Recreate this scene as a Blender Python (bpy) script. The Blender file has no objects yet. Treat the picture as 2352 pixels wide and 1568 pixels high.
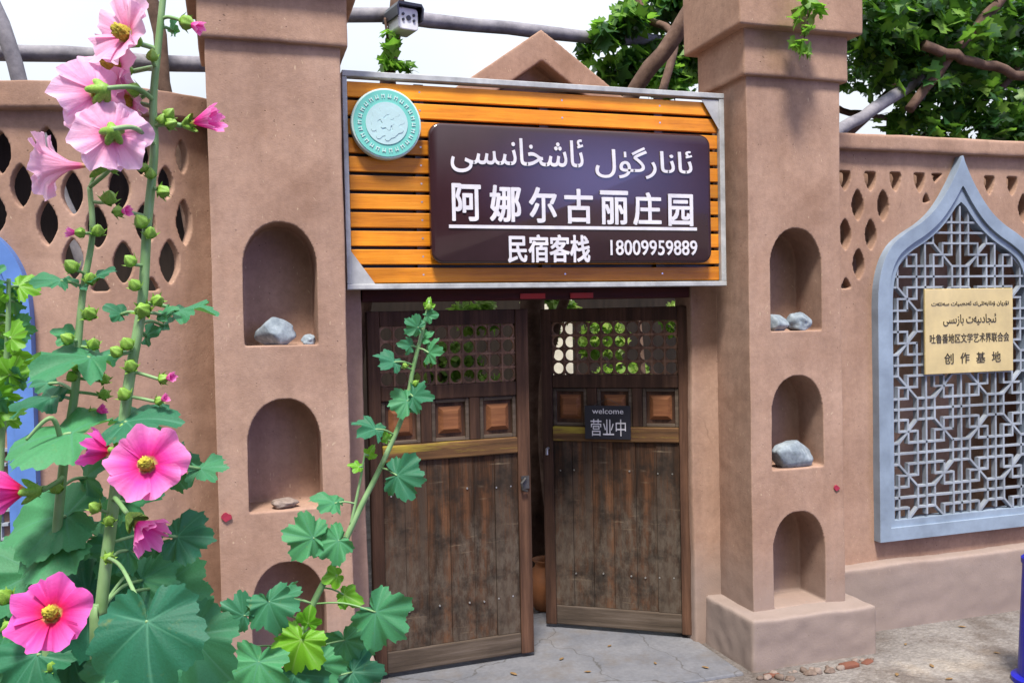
import bpy, bmesh, math, random
from mathutils import Vector, Matrix, noise
from bpy_extras.object_utils import world_to_camera_view
R = math.radians
random.seed(7)
SC = bpy.context.scene
COL = SC.collection

# ------------------------------------------------------------------ camera
F_PX = 2276.6 * 2352 / 2640            # focal length in the 2352-wide measuring frame
YAW, PITCH, ROLL = 0.30114, 0.026173, -0.020948
cy_, sy_, cp_, sp_ = math.cos(YAW), math.sin(YAW), math.cos(PITCH), math.sin(PITCH)
FW = Vector((sy_*cp_, cy_*cp_, -sp_))
r0 = Vector((cy_, -sy_, 0)); u0 = r0.cross(FW)
CR = math.cos(ROLL)*r0 + math.sin(ROLL)*u0
CU = -math.sin(ROLL)*r0 + math.cos(ROLL)*u0
CAM = Vector((0, -3.5, 1.59))
cd = bpy.data.cameras.new('camera'); cam = bpy.data.objects.new('camera', cd); COL.objects.link(cam)
cd.sensor_fit = 'HORIZONTAL'; cd.sensor_width = 36; cd.lens = 36*2276.6/2640
cd.clip_start = .02; cd.clip_end = 500
m = Matrix((CR, CU, -FW)).transposed().to_4x4(); m.translation = CAM
cam.matrix_world = m
SC.camera = cam

def ray(px, py): return FW + (px-1176)/F_PX*CR - (py-784)/F_PX*CU
def at(px, py, y):
    d = ray(px, py); return CAM + d*((y-CAM.y)/d.y)
def pix(p):
    v = Vector(p)-CAM; w = v.dot(FW); return 1176+F_PX*v.dot(CR)/w, 784-F_PX*v.dot(CU)/w
def mpp(p): return (Vector(p)-CAM).dot(FW)/F_PX      # metres per measuring pixel at a point

# ------------------------------------------------------------------ light
SUN_EL, SUN_AZ = 63, 158                 # high, in front of the gate, a little to the left
w = bpy.data.worlds.new('World'); SC.world = w; w.use_nodes = True
nt = w.node_tree; nt.nodes.clear()
wo = nt.nodes.new('ShaderNodeOutputWorld'); bg = nt.nodes.new('ShaderNodeBackground')
sky = nt.nodes.new('ShaderNodeTexSky'); sky.sky_type = 'NISHITA'; sky.sun_disc = False
sky.sun_elevation = R(SUN_EL); sky.sun_rotation = R(SUN_AZ+40); sky.dust_density = 4; sky.air_density = 1.2
tc = nt.nodes.new('ShaderNodeTexCoord'); nz = nt.nodes.new('ShaderNodeTexNoise'); nz.inputs['Scale'].default_value = 2.2
nz.inputs['Detail'].default_value = 5
ramp = nt.nodes.new('ShaderNodeValToRGB'); ramp.color_ramp.elements[0].position = .25; ramp.color_ramp.elements[1].position = .6
ramp.color_ramp.elements[0].color = (.72,.72,.72,1); ramp.color_ramp.elements[1].color = (.97,.97,.97,1)
mix = nt.nodes.new('ShaderNodeMixRGB'); mix.inputs[2].default_value = (8.3, 8.8, 9.6, 1)     # thin bright cloud veil
L = nt.links.new
L(tc.outputs['Generated'], nz.inputs['Vector']); L(nz.outputs['Fac'], ramp.inputs[0]); L(ramp.outputs[0], mix.inputs[0])
# low sky on the viewer's side is darkened, added to cut front fill
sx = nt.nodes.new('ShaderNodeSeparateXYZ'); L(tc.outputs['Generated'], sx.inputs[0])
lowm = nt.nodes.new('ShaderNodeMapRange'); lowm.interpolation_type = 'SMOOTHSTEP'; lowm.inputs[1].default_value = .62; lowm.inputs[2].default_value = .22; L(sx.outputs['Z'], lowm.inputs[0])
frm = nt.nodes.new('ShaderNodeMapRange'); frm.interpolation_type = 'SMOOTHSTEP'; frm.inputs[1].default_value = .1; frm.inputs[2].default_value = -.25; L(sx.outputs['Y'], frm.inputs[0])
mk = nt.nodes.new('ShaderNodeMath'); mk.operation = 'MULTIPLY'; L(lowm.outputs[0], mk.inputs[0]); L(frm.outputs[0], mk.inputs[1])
low_dim = nt.nodes.new('ShaderNodeMixRGB'); low_dim.inputs[2].default_value = (.35, .38, .33, 1)
gx = nt.nodes.new('ShaderNodeMapRange'); gx.interpolation_type = 'SMOOTHSTEP'; gx.inputs[1].default_value = .10; gx.inputs[2].default_value = .02     # added blue glow, shaped for the sheen on the name board
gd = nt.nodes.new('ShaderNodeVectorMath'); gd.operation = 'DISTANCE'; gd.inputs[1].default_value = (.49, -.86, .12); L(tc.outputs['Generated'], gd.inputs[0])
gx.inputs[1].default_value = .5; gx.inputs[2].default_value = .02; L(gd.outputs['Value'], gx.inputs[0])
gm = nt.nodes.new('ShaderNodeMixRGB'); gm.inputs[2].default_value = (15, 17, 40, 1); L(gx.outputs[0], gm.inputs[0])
grad = nt.nodes.new('ShaderNodeMapRange'); grad.inputs[3].default_value = .85; grad.inputs[4].default_value = 1.7; L(sx.outputs['Z'], grad.inputs[0])   # overcast: brightest overhead
gmul = nt.nodes.new('ShaderNodeMixRGB'); gmul.blend_type = 'MULTIPLY'; gmul.inputs[0].default_value = 1; L(mix.outputs[0], gmul.inputs[1]); L(grad.outputs[0], gmul.inputs[2])
L(mk.outputs[0], low_dim.inputs[0]); L(gmul.outputs[0], low_dim.inputs[1])
L(sky.outputs[0], mix.inputs[1]); L(low_dim.outputs[0], gm.inputs[1]); L(gm.outputs[0], bg.inputs[0]); bg.inputs[1].default_value = .066
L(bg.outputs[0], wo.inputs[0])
sl = bpy.data.lights.new('sun', 'SUN'); sl.energy = 3.7; sl.angle = R(11); sl.color = (1, .94, .85)
so = bpy.data.objects.new('sun', sl); COL.objects.link(so)
sd = Vector((-math.sin(R(SUN_AZ))*math.cos(R(SUN_EL)), math.cos(R(SUN_AZ))*math.cos(R(SUN_EL)), math.sin(R(SUN_EL))))
so.rotation_euler = sd.to_track_quat('Z', 'Y').to_euler(); so.location = (2, -4, 8)
SC.view_settings.view_transform = 'Standard'; SC.view_settings.look = 'None'
SC.view_settings.exposure = 0.82; SC.view_settings.gamma = 1
SC.cycles.max_bounces = 8; SC.cycles.transparent_max_bounces = 8

# ------------------------------------------------------------------ helpers
def tag(o, label=None, cat=None, group=None, kind=None):
    if label: o['label'] = label
    if cat: o['category'] = cat
    if group: o['group'] = group
    if kind: o['kind'] = kind
    return o
def empty(name, loc=(0,0,0), rz=0, **k):
    o = bpy.data.objects.new(name, None); COL.objects.link(o); o.location = loc; o.rotation_euler = (0,0,rz)
    o.empty_display_size = .1
    return tag(o, **k)
def link(name, me, mat=None, parent=None, smooth=False, loc=None, **k):
    o = bpy.data.objects.new(name, me); COL.objects.link(o)
    if mat is not None and not me.materials: me.materials.append(mat)
    if parent: o.parent = parent
    if loc is not None: o.location = loc
    if smooth:
        me.polygons.foreach_set('use_smooth', [True]*len(me.polygons))
    return tag(o, **k)
def copy_tree(o, parent=None):
    c = o.copy(); COL.objects.link(c)
    if parent: c.parent = parent
    for ch in list(o.children): copy_tree(ch, c)
    return c

class MB:
    def __init__(s): s.v = []; s.f = []; s.a = {}
    def box(s, x0, x1, y0, y1, z0, z1, M=None):
        n = len(s.v)
        p = [Vector((x, y, z)) for z in (z0, z1) for y in (y0, y1) for x in (x0, x1)]
        if M: p = [M @ q for q in p]
        s.v += p
        s.f += [tuple(n+i for i in q) for q in ((0,2,3,1),(4,5,7,6),(0,1,5,4),(2,6,7,3),(0,4,6,2),(1,3,7,5))]
        return s
    def prism(s, pts, y0, y1):                     # outline in x,z extruded along y
        n = len(s.v); k = len(pts)
        s.v += [Vector((x, y0, z)) for x, z in pts] + [Vector((x, y1, z)) for x, z in pts]
        area = sum(pts[i][0]*pts[(i+1)%k][1]-pts[(i+1)%k][0]*pts[i][1] for i in range(k))
        fr = list(range(n, n+k)); bk = list(range(n+2*k-1, n+k-1, -1))
        sides = [(n+i, n+k+i, n+k+(i+1)%k, n+(i+1)%k) for i in range(k)]
        if area < 0:
            fr = fr[::-1]; bk = bk[::-1]; sides = [q[::-1] for q in sides]
        s.f += [tuple(fr), tuple(bk)] + sides
        return s
    def tube(s, pts, rad, seg=8, cap=True):
        pts = [Vector(p) for p in pts]; n0 = len(s.v)
        rr = rad if isinstance(rad, (list, tuple)) else [rad]*len(pts)
        ref = None
        for i, p in enumerate(pts):
            t = (pts[min(i+1, len(pts)-1)]-pts[max(i-1, 0)]).normalized()
            if ref is None: ref = t.orthogonal().normalized()
            ref = (ref - t*ref.dot(t)).normalized(); b = t.cross(ref)
            for k in range(seg):
                a = 2*math.pi*k/seg
                s.v.append(p + (ref*math.cos(a)+b*math.sin(a))*rr[i])
        for i in range(len(pts)-1):
            for k in range(seg):
                a, b = n0+i*seg+k, n0+i*seg+(k+1)%seg
                s.f.append((a, b, b+seg, a+seg))
        if cap:
            s.f.append(tuple(n0+k for k in range(seg))[::-1]); s.f.append(tuple(len(s.v)-seg+k for k in range(seg)))
        return s
    def mesh(s, name):
        me = bpy.data.meshes.new(name); me.from_pydata([tuple(p) for p in s.v], [], s.f); me.update(); return me
    def build(s, name, mat, parent=None, bevel=0, smooth=False, loc=None, **k):
        me = s.mesh(name)
        if bevel: me = apply_mods(me, [('BEVEL', dict(width=bevel, segments=2, limit_method='ANGLE', angle_limit=R(40)))])
        return link(name, me, mat, parent, smooth, loc, **k)

def apply_mods(me, mods, cutters=()):
    o = bpy.data.objects.new('tmp', me); COL.objects.link(o); tmp = [o]
    for c in cutters:
        co = bpy.data.objects.new('tmpc', c); COL.objects.link(co); tmp.append(co)
        md = o.modifiers.new('b', 'BOOLEAN'); md.operation = 'DIFFERENCE'; md.object = co; md.solver = 'EXACT'
    for ty, kw in mods:
        md = o.modifiers.new(ty, ty)
        for a, b in kw.items(): setattr(md, a, b)
    dg = bpy.context.evaluated_depsgraph_get(); dg.update()
    out = bpy.data.meshes.new_from_object(o.evaluated_get(dg), depsgraph=dg)
    for q in tmp: bpy.data.objects.remove(q)
    out.materials.clear()
    return out
def adobe_mesh(mb, cutters=(), voxel=.011, wob=.004, it=3, seed=0):
    me = apply_mods(mb.mesh('a'), [('REMESH', dict(mode='VOXEL', voxel_size=voxel, use_smooth_shade=True)), ('SMOOTH', dict(factor=.5, iterations=it))], cutters)
    sh = Vector((seed*3.1, seed*1.7, 0))
    for v in me.vertices:
        q = v.co + sh
        d = noise.noise_vector(q*3.0)*wob + noise.noise_vector(q*14)*wob*.35
        v.co += d
    me.update(); return me
def catmull(pts, n=12):
    pts = [Vector(p) for p in pts]; out = []
    for i in range(len(pts)-1):
        a, b, c, d = pts[max(i-1,0)], pts[i], pts[i+1], pts[min(i+2, len(pts)-1)]
        for k in range(n):
            t = k/n
            out.append(.5*((2*b)+(c-a)*t+(2*a-5*b+4*c-d)*t*t+(3*b-a-3*c+d)*t**3))
    return out+[pts[-1]]

# ------------------------------------------------------------------ materials
class NT:
    def __init__(s, name):
        s.m = bpy.data.materials.new(name); s.m.use_nodes = True; s.t = s.m.node_tree
        s.p = s.t.nodes['Principled BSDF']; s.out = s.t.nodes['Material Output']
    def n(s, ty, ins=None, **kw):
        q = s.t.nodes.new('ShaderNode'+ty)
        for a, b in kw.items(): setattr(q, a, b)
        for a, b in (ins or {}).items():
            if hasattr(b, 'is_output'): s.t.links.new(b, q.inputs[a])
            else: q.inputs[a].default_value = b
        return q
    def l(s, a, b): s.t.links.new(a, b)
    def co(s): return s.n('TexCoord').outputs['Object']
    def noise(s, vec, scale, detail=4, rough=.55):
        return s.n('TexNoise', {'Vector': vec, 'Scale': scale, 'Detail': detail, 'Roughness': rough}).outputs['Fac']
    def ramp(s, fac, *stops):
        q = s.n('ValToRGB', {'Fac': fac}); e = q.color_ramp.elements
        while len(e) < len(stops): e.new(.5)
        for el, (p, c) in zip(e, stops):
            el.position = p; el.color = (*c, 1) if len(c) == 3 else c
        return q.outputs['Color']
    def mix(s, fac, a, b, mode='MIX'):
        q = s.n('MixRGB', blend_type=mode)
        for i, x in enumerate((fac, a, b)):
            if hasattr(x, 'is_output'): s.l(x, q.inputs[i])
            elif i == 0: q.inputs[0].default_value = x
            else: q.inputs[i].default_value = (*x, 1)
        return q.outputs[0]
    def set(s, **kw):
        for a, b in kw.items():
            a = a.replace('_', ' ')
            if hasattr(b, 'is_output'): s.l(b, s.p.inputs[a])
            else: s.p.inputs[a].default_value = (*b, 1) if isinstance(b, tuple) and len(b) == 3 else b
        return s
    def bump(s, h, strength=.3, dist=.01):
        b = s.n('Bump', {'Height': h, 'Strength': strength, 'Distance': dist}); s.l(b.outputs[0], s.p.inputs['Normal']); return s
G3 = lambda x: (x, x, x)

def mk_adobe(name, a, b, dust=None):
    t = NT(name); c = t.co()
    n1 = t.noise(c, 2.2, 6, .6); n2 = t.noise(c, 38, 5, .7); n3 = t.noise(c, 150, 2)
    col = t.ramp(n1, (.3, a), (.7, b))
    col = t.mix(.45, col, t.ramp(n2, (.3, G3(.62)), (.6, G3(1.0)), (.8, G3(1.12))), 'MULTIPLY')
    st = t.n('Mapping', {'Vector': c, 'Scale': (7, 7, .9)}).outputs[0]          # faint run-down streaks
    col = t.mix(.35, col, t.ramp(t.noise(st, 1.4, 5, .65), (.35, G3(.68)), (.6, G3(1.05))), 'MULTIPLY')
    vo = t.n('TexVoronoi', {'Vector': c, 'Scale': 34.0, 'Randomness': 1.0}).outputs['Distance']
    pit = t.ramp(vo, (.05, G3(1)), (.12, G3(0)))
    gate = t.ramp(t.noise(c, 9, 3), (.52, G3(0)), (.6, G3(1)))
    pg = t.mix(1, pit, gate, 'MULTIPLY')
    col = t.mix(pg, col, (.13, .085, .06))
    wv = t.n('VectorMath', {0: c, 1: t.mix(1, t.n('TexNoise', {'Vector': c, 'Scale': 3.0, 'Detail': 4}).outputs['Color'], (.25, .25, .25), 'MULTIPLY')}, operation='ADD').outputs[0]
    ed = t.n('TexVoronoi', {'Vector': wv, 'Scale': 2.1}, feature='DISTANCE_TO_EDGE').outputs['Distance']
    crack = t.mix(1, t.ramp(ed, (.0, G3(1)), (.009, G3(0))), t.ramp(t.noise(c, 2.6, 3), (.62, G3(0)), (.70, G3(.6))), 'MULTIPLY')
    col = t.mix(crack, col, (.14, .09, .065))
    fl = t.n('TexVoronoi', {'Vector': t.n('Mapping', {'Vector': wv, 'Scale': (60, 60, 18)}).outputs[0], 'Scale': 1.0}).outputs['Distance']
    col = t.mix(t.mix(1, t.ramp(fl, (.08, G3(.55)), (.16, G3(0))), t.ramp(t.noise(c, 11, 2), (.5, G3(0)), (.58, G3(1))), 'MULTIPLY'), col, (.62, .47, .33))   # straw
    patch = t.ramp(t.noise(wv, 1.3, 3, .5), (.44, G3(0)), (.52, G3(.45)))          # later patches of render
    col = t.mix(patch, col, t.mix(1, col, (.82, .80, .80), 'MULTIPLY'))
    if dust:
        z = t.n('SeparateXYZ', {'Vector': c}).outputs['Z']
        zz = t.n('Math', {0: z, 1: t.n('Math', {0: n1, 1: .5}, operation='MULTIPLY').outputs[0]}, operation='SUBTRACT').outputs[0]
        col = t.mix(t.ramp(zz, (.0, G3(.75)), (.28, G3(0))), col, dust)
    t.set(Base_Color=col, Roughness=.95); t.p.inputs['Specular IOR Level'].default_value = .15
    h = t.mix(.5, n2, n3); h = t.mix(.5, h, t.noise(c, 7, 4, .6)); h = t.mix(pg, h, (0, 0, 0)); h = t.mix(crack, h, (0, 0, 0))
    t.bump(h, .32, .010); return t.m
M = {}
M['adobe'] = mk_adobe('adobe', (.325, .198, .142), (.465, .31, .24), (.27, .21, .185))
M['adobe_plain'] = mk_adobe('adobe_plain', (.325, .198, .14), (.455, .297, .225))
M['adobe_grey'] = mk_adobe('adobe_grey', (.29, .205, .17), (.40, .295, .25), (.26, .21, .19))

def mk_wood(name, stops, axis='Z', scale=1.0, rough=.7, dust=None, worn=None):
    t = NT(name); c = t.co()
    sc = {'Z': (26, 26, 1.6), 'X': (1.6, 26, 26), 'N': (11, 11, 11)}[axis]
    mp = t.n('Mapping', {'Vector': c, 'Scale': tuple(q*scale for q in sc)}).outputs[0]
    n1 = t.noise(mp, 1.0, 8, .68); n2 = t.noise(c, 3.5, 4)
    col = t.ramp(n1, *stops)
    isl = t.n('NewGeometry').outputs['Random Per Island']
    col = t.mix(.8, col, t.ramp(isl, (0, G3(.5)), (.5, (.85, .8, .78)), (1, (1.25, 1.2, 1.15))), 'MULTIPLY')
    col = t.mix(.6, col, t.ramp(n2, (.3, G3(.55)), (.65, G3(1.15))), 'MULTIPLY')
    if worn:                                              # patches where the old paint has worn off
        col = t.mix(t.ramp(t.noise(mp, .55, 6, .75), (.47, G3(0)), (.58, G3(.8))), col, worn)
    if dust:
        z = t.n('SeparateXYZ', {'Vector': c}).outputs['Z']
        zz = t.n('Math', {0: z, 1: t.n('Math', {0: t.noise(t.n('Mapping', {'Vector': c, 'Scale': (7, 7, 3)}).outputs[0], 1.0, 7, .72), 1: 1.0}, operation='MULTIPLY').outputs[0]}, operation='SUBTRACT').outputs[0]
        fine = t.noise(t.n('Mapping', {'Vector': c, 'Scale': (30, 30, 14)}).outputs[0], 1.0, 6, .75)
        dm = t.mix(1, t.ramp(zz, (.0, G3(1)), (.25, G3(0))), t.ramp(fine, (.42, G3(.12)), (.62, G3(.85))), 'MULTIPLY')
        col = t.mix(dm, col, dust)
        scf = t.noise(t.n('Mapping', {'Vector': c, 'Rotation': (0, R(12), 0), 'Scale': (3.5, 3.5, 34)}).outputs[0], 1.0, 5, .7)      # scuffs across the boards
        col = t.mix(t.mix(1, t.ramp(scf, (.58, G3(0)), (.66, G3(.75))), t.ramp(t.noise(c, 4.5, 3), (.47, G3(0)), (.6, G3(1))), 'MULTIPLY'), col, (.24, .18, .12))
        col = t.mix(t.ramp(t.noise(c, 5.5, 5, .7), (.36, G3(.75)), (.5, G3(0))), col, (.010, .007, .005))                      # damp black patches
    t.set(Base_Color=col, Roughness=rough); t.p.inputs['Specular IOR Level'].default_value = .3
    t.bump(n1, .5, .006); return t.m
M['gate_wood'] = mk_wood('gate_wood', ((.28, (.018, .009, .006)), (.5, (.075, .036, .021)), (.75, (.16, .083, .05))), rough=.8)
M['gate_planks'] = mk_wood('gate_planks', ((.3, (.006, .004, .002)), (.48, (.050, .022, .009)), (.62, (.12, .052, .022)), (.8, (.20, .10, .05))), rough=.85, dust=(.10, .078, .058), worn=(.055, .038, .027))
M['gate_rail'] = mk_wood('gate_rail', ((.25, (.03, .016, .01)), (.5, (.15, .075, .03)), (.75, (.30, .17, .06))), axis='X', rough=.8, worn=(.36, .29, .03))
M['gate_lattice'] = mk_wood('gate_lattice', ((.28, (.07, .036, .022)), (.5, (.20, .11, .07)), (.75, (.34, .21, .14))), rough=.8)
M['panel_worn'] = mk_wood('panel_worn', ((.2, (.06, .03, .018)), (.5, (.28, .11, .045)), (.75, (.45, .2, .08))), axis='X', rough=.75)
M['gate_grey_rail'] = mk_wood('gate_grey_rail', ((.25, (.03, .022, .016)), (.5, (.10, .075, .055)), (.75, (.20, .16, .13))), axis='X', rough=.9)
M['beam'] = mk_wood('beam', ((.25, (.02, .006, .005)), (.6, (.09, .012, .01)), (.8, (.14, .03, .02))), axis='X')
M['slat'] = mk_wood('slat', ((.2, (.34, .085, .006)), (.5, (.76, .27, .012)), (.8, (.86, .38, .03))), axis='X', rough=.42)
M['pole'] = mk_wood('pole', ((.25, (.13, .13, .16)), (.55, (.28, .28, .32)), (.8, (.42, .42, .44))), axis='N', rough=.9)
M['bark'] = mk_wood('bark', ((.25, (.05, .03, .022)), (.5, (.14, .09, .07)), (.8, (.26, .18, .14))), axis='N', rough=.95)
M['shade_timber'] = mk_wood('shade_timber', ((.25, (.012, .009, .008)), (.7, (.035, .025, .02))), rough=.95)  # near-black colour stands in for the shade behind gate and walls

def plain(name, col, rough=.6, metal=0, var=.25, scale=8, bump=0, spec=.5, coat=0):
    t = NT(name); c = t.co(); n = t.noise(c, scale, 5, .6)
    cc = t.mix(1, col, t.ramp(n, (.3, G3(1-var)), (.7, G3(1+var*.4))), 'MULTIPLY')
    t.set(Base_Color=cc, Roughness=t.ramp(t.noise(c, scale*2, 3), (.3, G3(rough*.85)), (.7, G3(min(1, rough*1.15)))), Metallic=metal)
    t.p.inputs['Specular IOR Level'].default_value = spec; t.p.inputs['Coat Weight'].default_value = coat
    if bump: t.bump(t.noise(c, scale*6, 4), bump, .004)
    return t.m
M['frame_metal'] = plain('frame_metal', (.44, .45, .46), .5, .0, .4, 12)
M['board'] = plain('board', (.040, .016, .020), .16, 0, .25, 3, coat=.35)
M['white_letter'] = plain('white_letter', (.68, .66, .70), .45, 0, .18, 14)
M['window_paint'] = plain('window_paint', (.25, .315, .405), .5, 0, .35, 5, bump=.1)
M['blue_paint'] = plain('blue_paint', (.10, .21, .52), .5, 0, .3, 5)
M['lattice_paint'] = plain('lattice_paint', (.30, .335, .39), .55, 0, .4, 7)
M['brass'] = plain('brass', (.74, .58, .27), .42, .35, .22, 5)
M['ink'] = plain('ink', (.045, .035, .02), .6, 0, .3, 30)
M['black_board'] = plain('black_board', (.012, .012, .022), .5)
M['red'] = plain('red', (.45, .02, .015), .6)
M['black_plastic'] = plain('black_plastic', (.015, .015, .022), .4)
M['white_plastic'] = plain('white_plastic', (.72, .73, .74), .35)
M['iron'] = plain('iron', (.10, .095, .09), .5, .7, .4, 20)
M['iron_bright'] = plain('iron_bright', (.55, .54, .52), .35, .8, .4, 20)
M['clay'] = plain('clay', (.36, .13, .045), .7, 0, .45, 9, bump=.2)
M['brick'] = plain('brick', (.17, .06, .035), .9, 0, .45, 14, bump=.4)
M['blue'] = plain('blue', (.01, .012, .38), .4)
M['teal'] = plain('teal', (.15, .52, .45), .45, 0, .12)
M['teal_pale'] = plain('teal_pale', (.52, .70, .68), .5, 0, .1)
M['emblem_pale'] = plain('emblem_pale', (.42, .60, .62), .5, 0, .1)
M['white_paint'] = plain('white_paint', (.78, .78, .78), .6, 0, .1)
M['bright_panel'] = plain('bright_panel', (.75, .70, .58), .8, 0, .35, 3)
M['petal_red'] = plain('petal_red', (.33, .02, .05), .6, 0, .3, 30)
def mk_stone(name, a, b):
    t = NT(name); c = t.co(); n = t.noise(c, 14, 7, .65); v = t.noise(c, 60, 3)
    col = t.mix(.4, t.ramp(n, (.3, a), (.7, b)), t.ramp(v, (.35, G3(.6)), (.65, G3(1.1))), 'MULTIPLY')
    t.set(Base_Color=col, Roughness=.8); t.bump(n, .5, .01); return t.m
M['stone'] = mk_stone('stone', (.13, .165, .20), (.36, .41, .45))
M['stone_warm'] = mk_stone('stone_warm', (.17, .125, .105), (.30, .235, .20))
M['dry_leaf'] = plain('dry_leaf', (.22, .13, .05), .8, 0, .4, 40)
M['earth'] = mk_stone('earth', (.10, .07, .055), (.2, .14, .11))
M['stone_white'] = mk_stone('stone_white', (.5, .45, .45), (.75, .7, .7))
def mk_ground():
    t = NT('ground'); c = t.co()
    n1 = t.noise(c, 1.1, 7, .62); n2 = t.noise(c, 26, 6, .7)
    col = t.ramp(n1, (.32, (.11, .09, .08)), (.52, (.20, .18, .17)), (.72, (.32, .29, .265)))
    col = t.mix(.6, col, t.ramp(n2, (.32, G3(.55)), (.62, G3(1.15))), 'MULTIPLY')
    col = t.mix(t.ramp(t.noise(c, 3.2, 6, .7), (.48, G3(0)), (.62, G3(.7))), col, (.085, .062, .05))
    col = t.mix(t.ramp(t.noise(c, 2.1, 4, .6), (.56, G3(0)), (.68, G3(.4))), col, (.42, .34, .26))
    vo = t.n('TexVoronoi', {'Vector': c, 'Scale': 55.0}).outputs['Distance']
    col = t.mix(.35, col, t.ramp(vo, (.1, G3(1.25)), (.5, G3(.7))), 'MULTIPLY')
    t.set(Base_Color=col, Roughness=.95); t.bump(t.mix(.5, n2, vo), .8, .02); return t.m
M['ground'] = mk_ground()
def mk_conc():
    t = NT('path'); c = t.co(); n1 = t.noise(c, 2.5, 7, .65); n2 = t.noise(c, 60, 4)
    col = t.ramp(n1, (.3, (.10, .105, .125)), (.7, (.20, .20, .215)))
    col = t.mix(.4, col, t.ramp(n2, (.35, G3(.7)), (.65, G3(1.1))), 'MULTIPLY')
    col = t.mix(t.ramp(t.noise(c, 4, 6, .7), (.5, G3(0)), (.66, G3(.6))), col, (.12, .10, .085))
    ed = t.n('TexVoronoi', {'Vector': t.n('VectorMath', {0: c, 1: t.mix(1, t.n('TexNoise', {'Vector': c, 'Scale': 5.0, 'Detail': 4}).outputs['Color'], (.2, .2, .2), 'MULTIPLY')}, operation='ADD').outputs[0], 'Scale': 1.6}, feature='DISTANCE_TO_EDGE').outputs['Distance']
    col = t.mix(t.ramp(ed, (0, G3(.85)), (.006, G3(0))), col, (.06, .055, .05))
    t.set(Base_Color=col, Roughness=.7); t.bump(n2, .3, .004); return t.m
M['path'] = mk_conc()

def mk_leaf(name, a, b, vein, trans=.35, rough=.45, spec=.5):
    t = NT(name); c = t.co()
    at_ = t.n('Attribute', attribute_name='vein').outputs['Fac']
    isl = t.n('NewGeometry').outputs['Random Per Island']; oi = t.n('ObjectInfo').outputs['Random']
    rnd = t.n('Math', {0: isl, 1: oi}, operation='ADD').outputs[0]
    rnd = t.n('Math', {0: rnd}, operation='FRACT').outputs[0]
    n = t.noise(c, 30, 4)
    col = t.ramp(rnd, (0, a), (1, b))
    col = t.mix(.5, col, t.ramp(n, (.3, G3(.7)), (.7, G3(1.15))), 'MULTIPLY')
    col = t.mix(t.ramp(t.noise(c, 2.6, 5, .7), (.60, G3(0)), (.74, G3(.5))), col, (.20, .19, .035))     # yellowing blotches
    col = t.mix(at_, col, vein)
    t.set(Base_Color=col, Roughness=rough); t.p.inputs['Specular IOR Level'].default_value = spec
    t.bump(t.mix(at_, n, (1, 1, 1)), .2, .003)
    tr = t.n('BsdfTranslucent', {'Color': t.mix(.5, col, (.25, .55, .04), 'MIX')})
    mx = t.n('MixShader', {0: trans}); t.l(t.p.outputs[0], mx.inputs[1]); t.l(tr.outputs[0], mx.inputs[2]); t.l(mx.outputs[0], t.out.inputs[0])
    return t.m
M['holly_leaf'] = mk_leaf('holly_leaf', (.014, .12, .072), (.065, .27, .11), (.075, .25, .155), .26, .55, .3)
M['young_leaf'] = mk_leaf('young_leaf', (.07, .28, .012), (.16, .42, .02), (.3, .5, .12), .4)
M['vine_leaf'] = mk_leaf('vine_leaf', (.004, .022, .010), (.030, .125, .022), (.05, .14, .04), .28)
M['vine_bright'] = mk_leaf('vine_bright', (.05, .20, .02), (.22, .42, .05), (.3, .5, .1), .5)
M['garden_leaf'] = mk_leaf('garden_leaf', (.09, .25, .02), (.38, .50, .12), (.3, .4, .1), .5)
def mk_petal(name, inner, mid, outer, trans=.4):
    t = NT(name)
    v = t.n('Attribute', attribute_name='rad').outputs['Fac']; uu = t.n('Attribute', attribute_name='ang').outputs['Fac']
    st = t.n('CombineXYZ', {0: t.n('Math', {0: uu, 1: 14.0}, operation='MULTIPLY').outputs[0], 1: v}).outputs[0]
    n = t.noise(st, 1.0, 5, .6)
    col = t.ramp(v, (.0, (.50, .58, .10)), (.17, (.62, .58, .16)), (.27, inner), (.5, mid), (1.0, outer))
    col = t.mix(.2, col, t.ramp(n, (.35, (.72, .5, .62)), (.6, G3(1.05))), 'MULTIPLY')
    t.set(Base_Color=col, Roughness=.55); t.p.inputs['Specular IOR Level'].default_value = .25
    t.bump(t.mix(.5, n, t.noise(t.n('CombineXYZ', {0: t.n('Math', {0: uu, 1: 5.0}, operation='MULTIPLY').outputs[0], 1: t.n('Math', {0: v, 1: 5.0}, operation='MULTIPLY').outputs[0]}).outputs[0], 1.0, 4, .6)), .3, .010)
    tr = t.n('BsdfTranslucent', {'Color': col}); mx = t.n('MixShader', {0: trans})
    t.l(t.p.outputs[0], mx.inputs[1]); t.l(tr.outputs[0], mx.inputs[2]); t.l(mx.outputs[0], t.out.inputs[0]); return t.m
M['petal_pale'] = mk_petal('petal_pale', (.82, .20, .44), (.89, .42, .64), (.91, .60, .80))
M['petal_pink'] = mk_petal('petal_pink', (.74, .02, .24), (.84, .06, .42), (.88, .27, .60))
M['petal_mag'] = mk_petal('petal_mag', (.70, .015, .10), (.78, .03, .28), (.80, .14, .55))
M['stamen'] = plain('stamen', (.62, .52, .05), .7, 0, .3, 60, bump=.6)
def mk_green(name, a, b):
    t = NT(name); n = t.noise(t.co(), 14, 4); t.set(Base_Color=t.ramp(n, (.3, a), (.7, b)), Roughness=.55); return t.m
M['stem'] = mk_green('stem', (.11, .24, .07), (.24, .38, .18))
M['bud'] = mk_green('bud', (.10, .26, .02), (.26, .42, .06))

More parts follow.
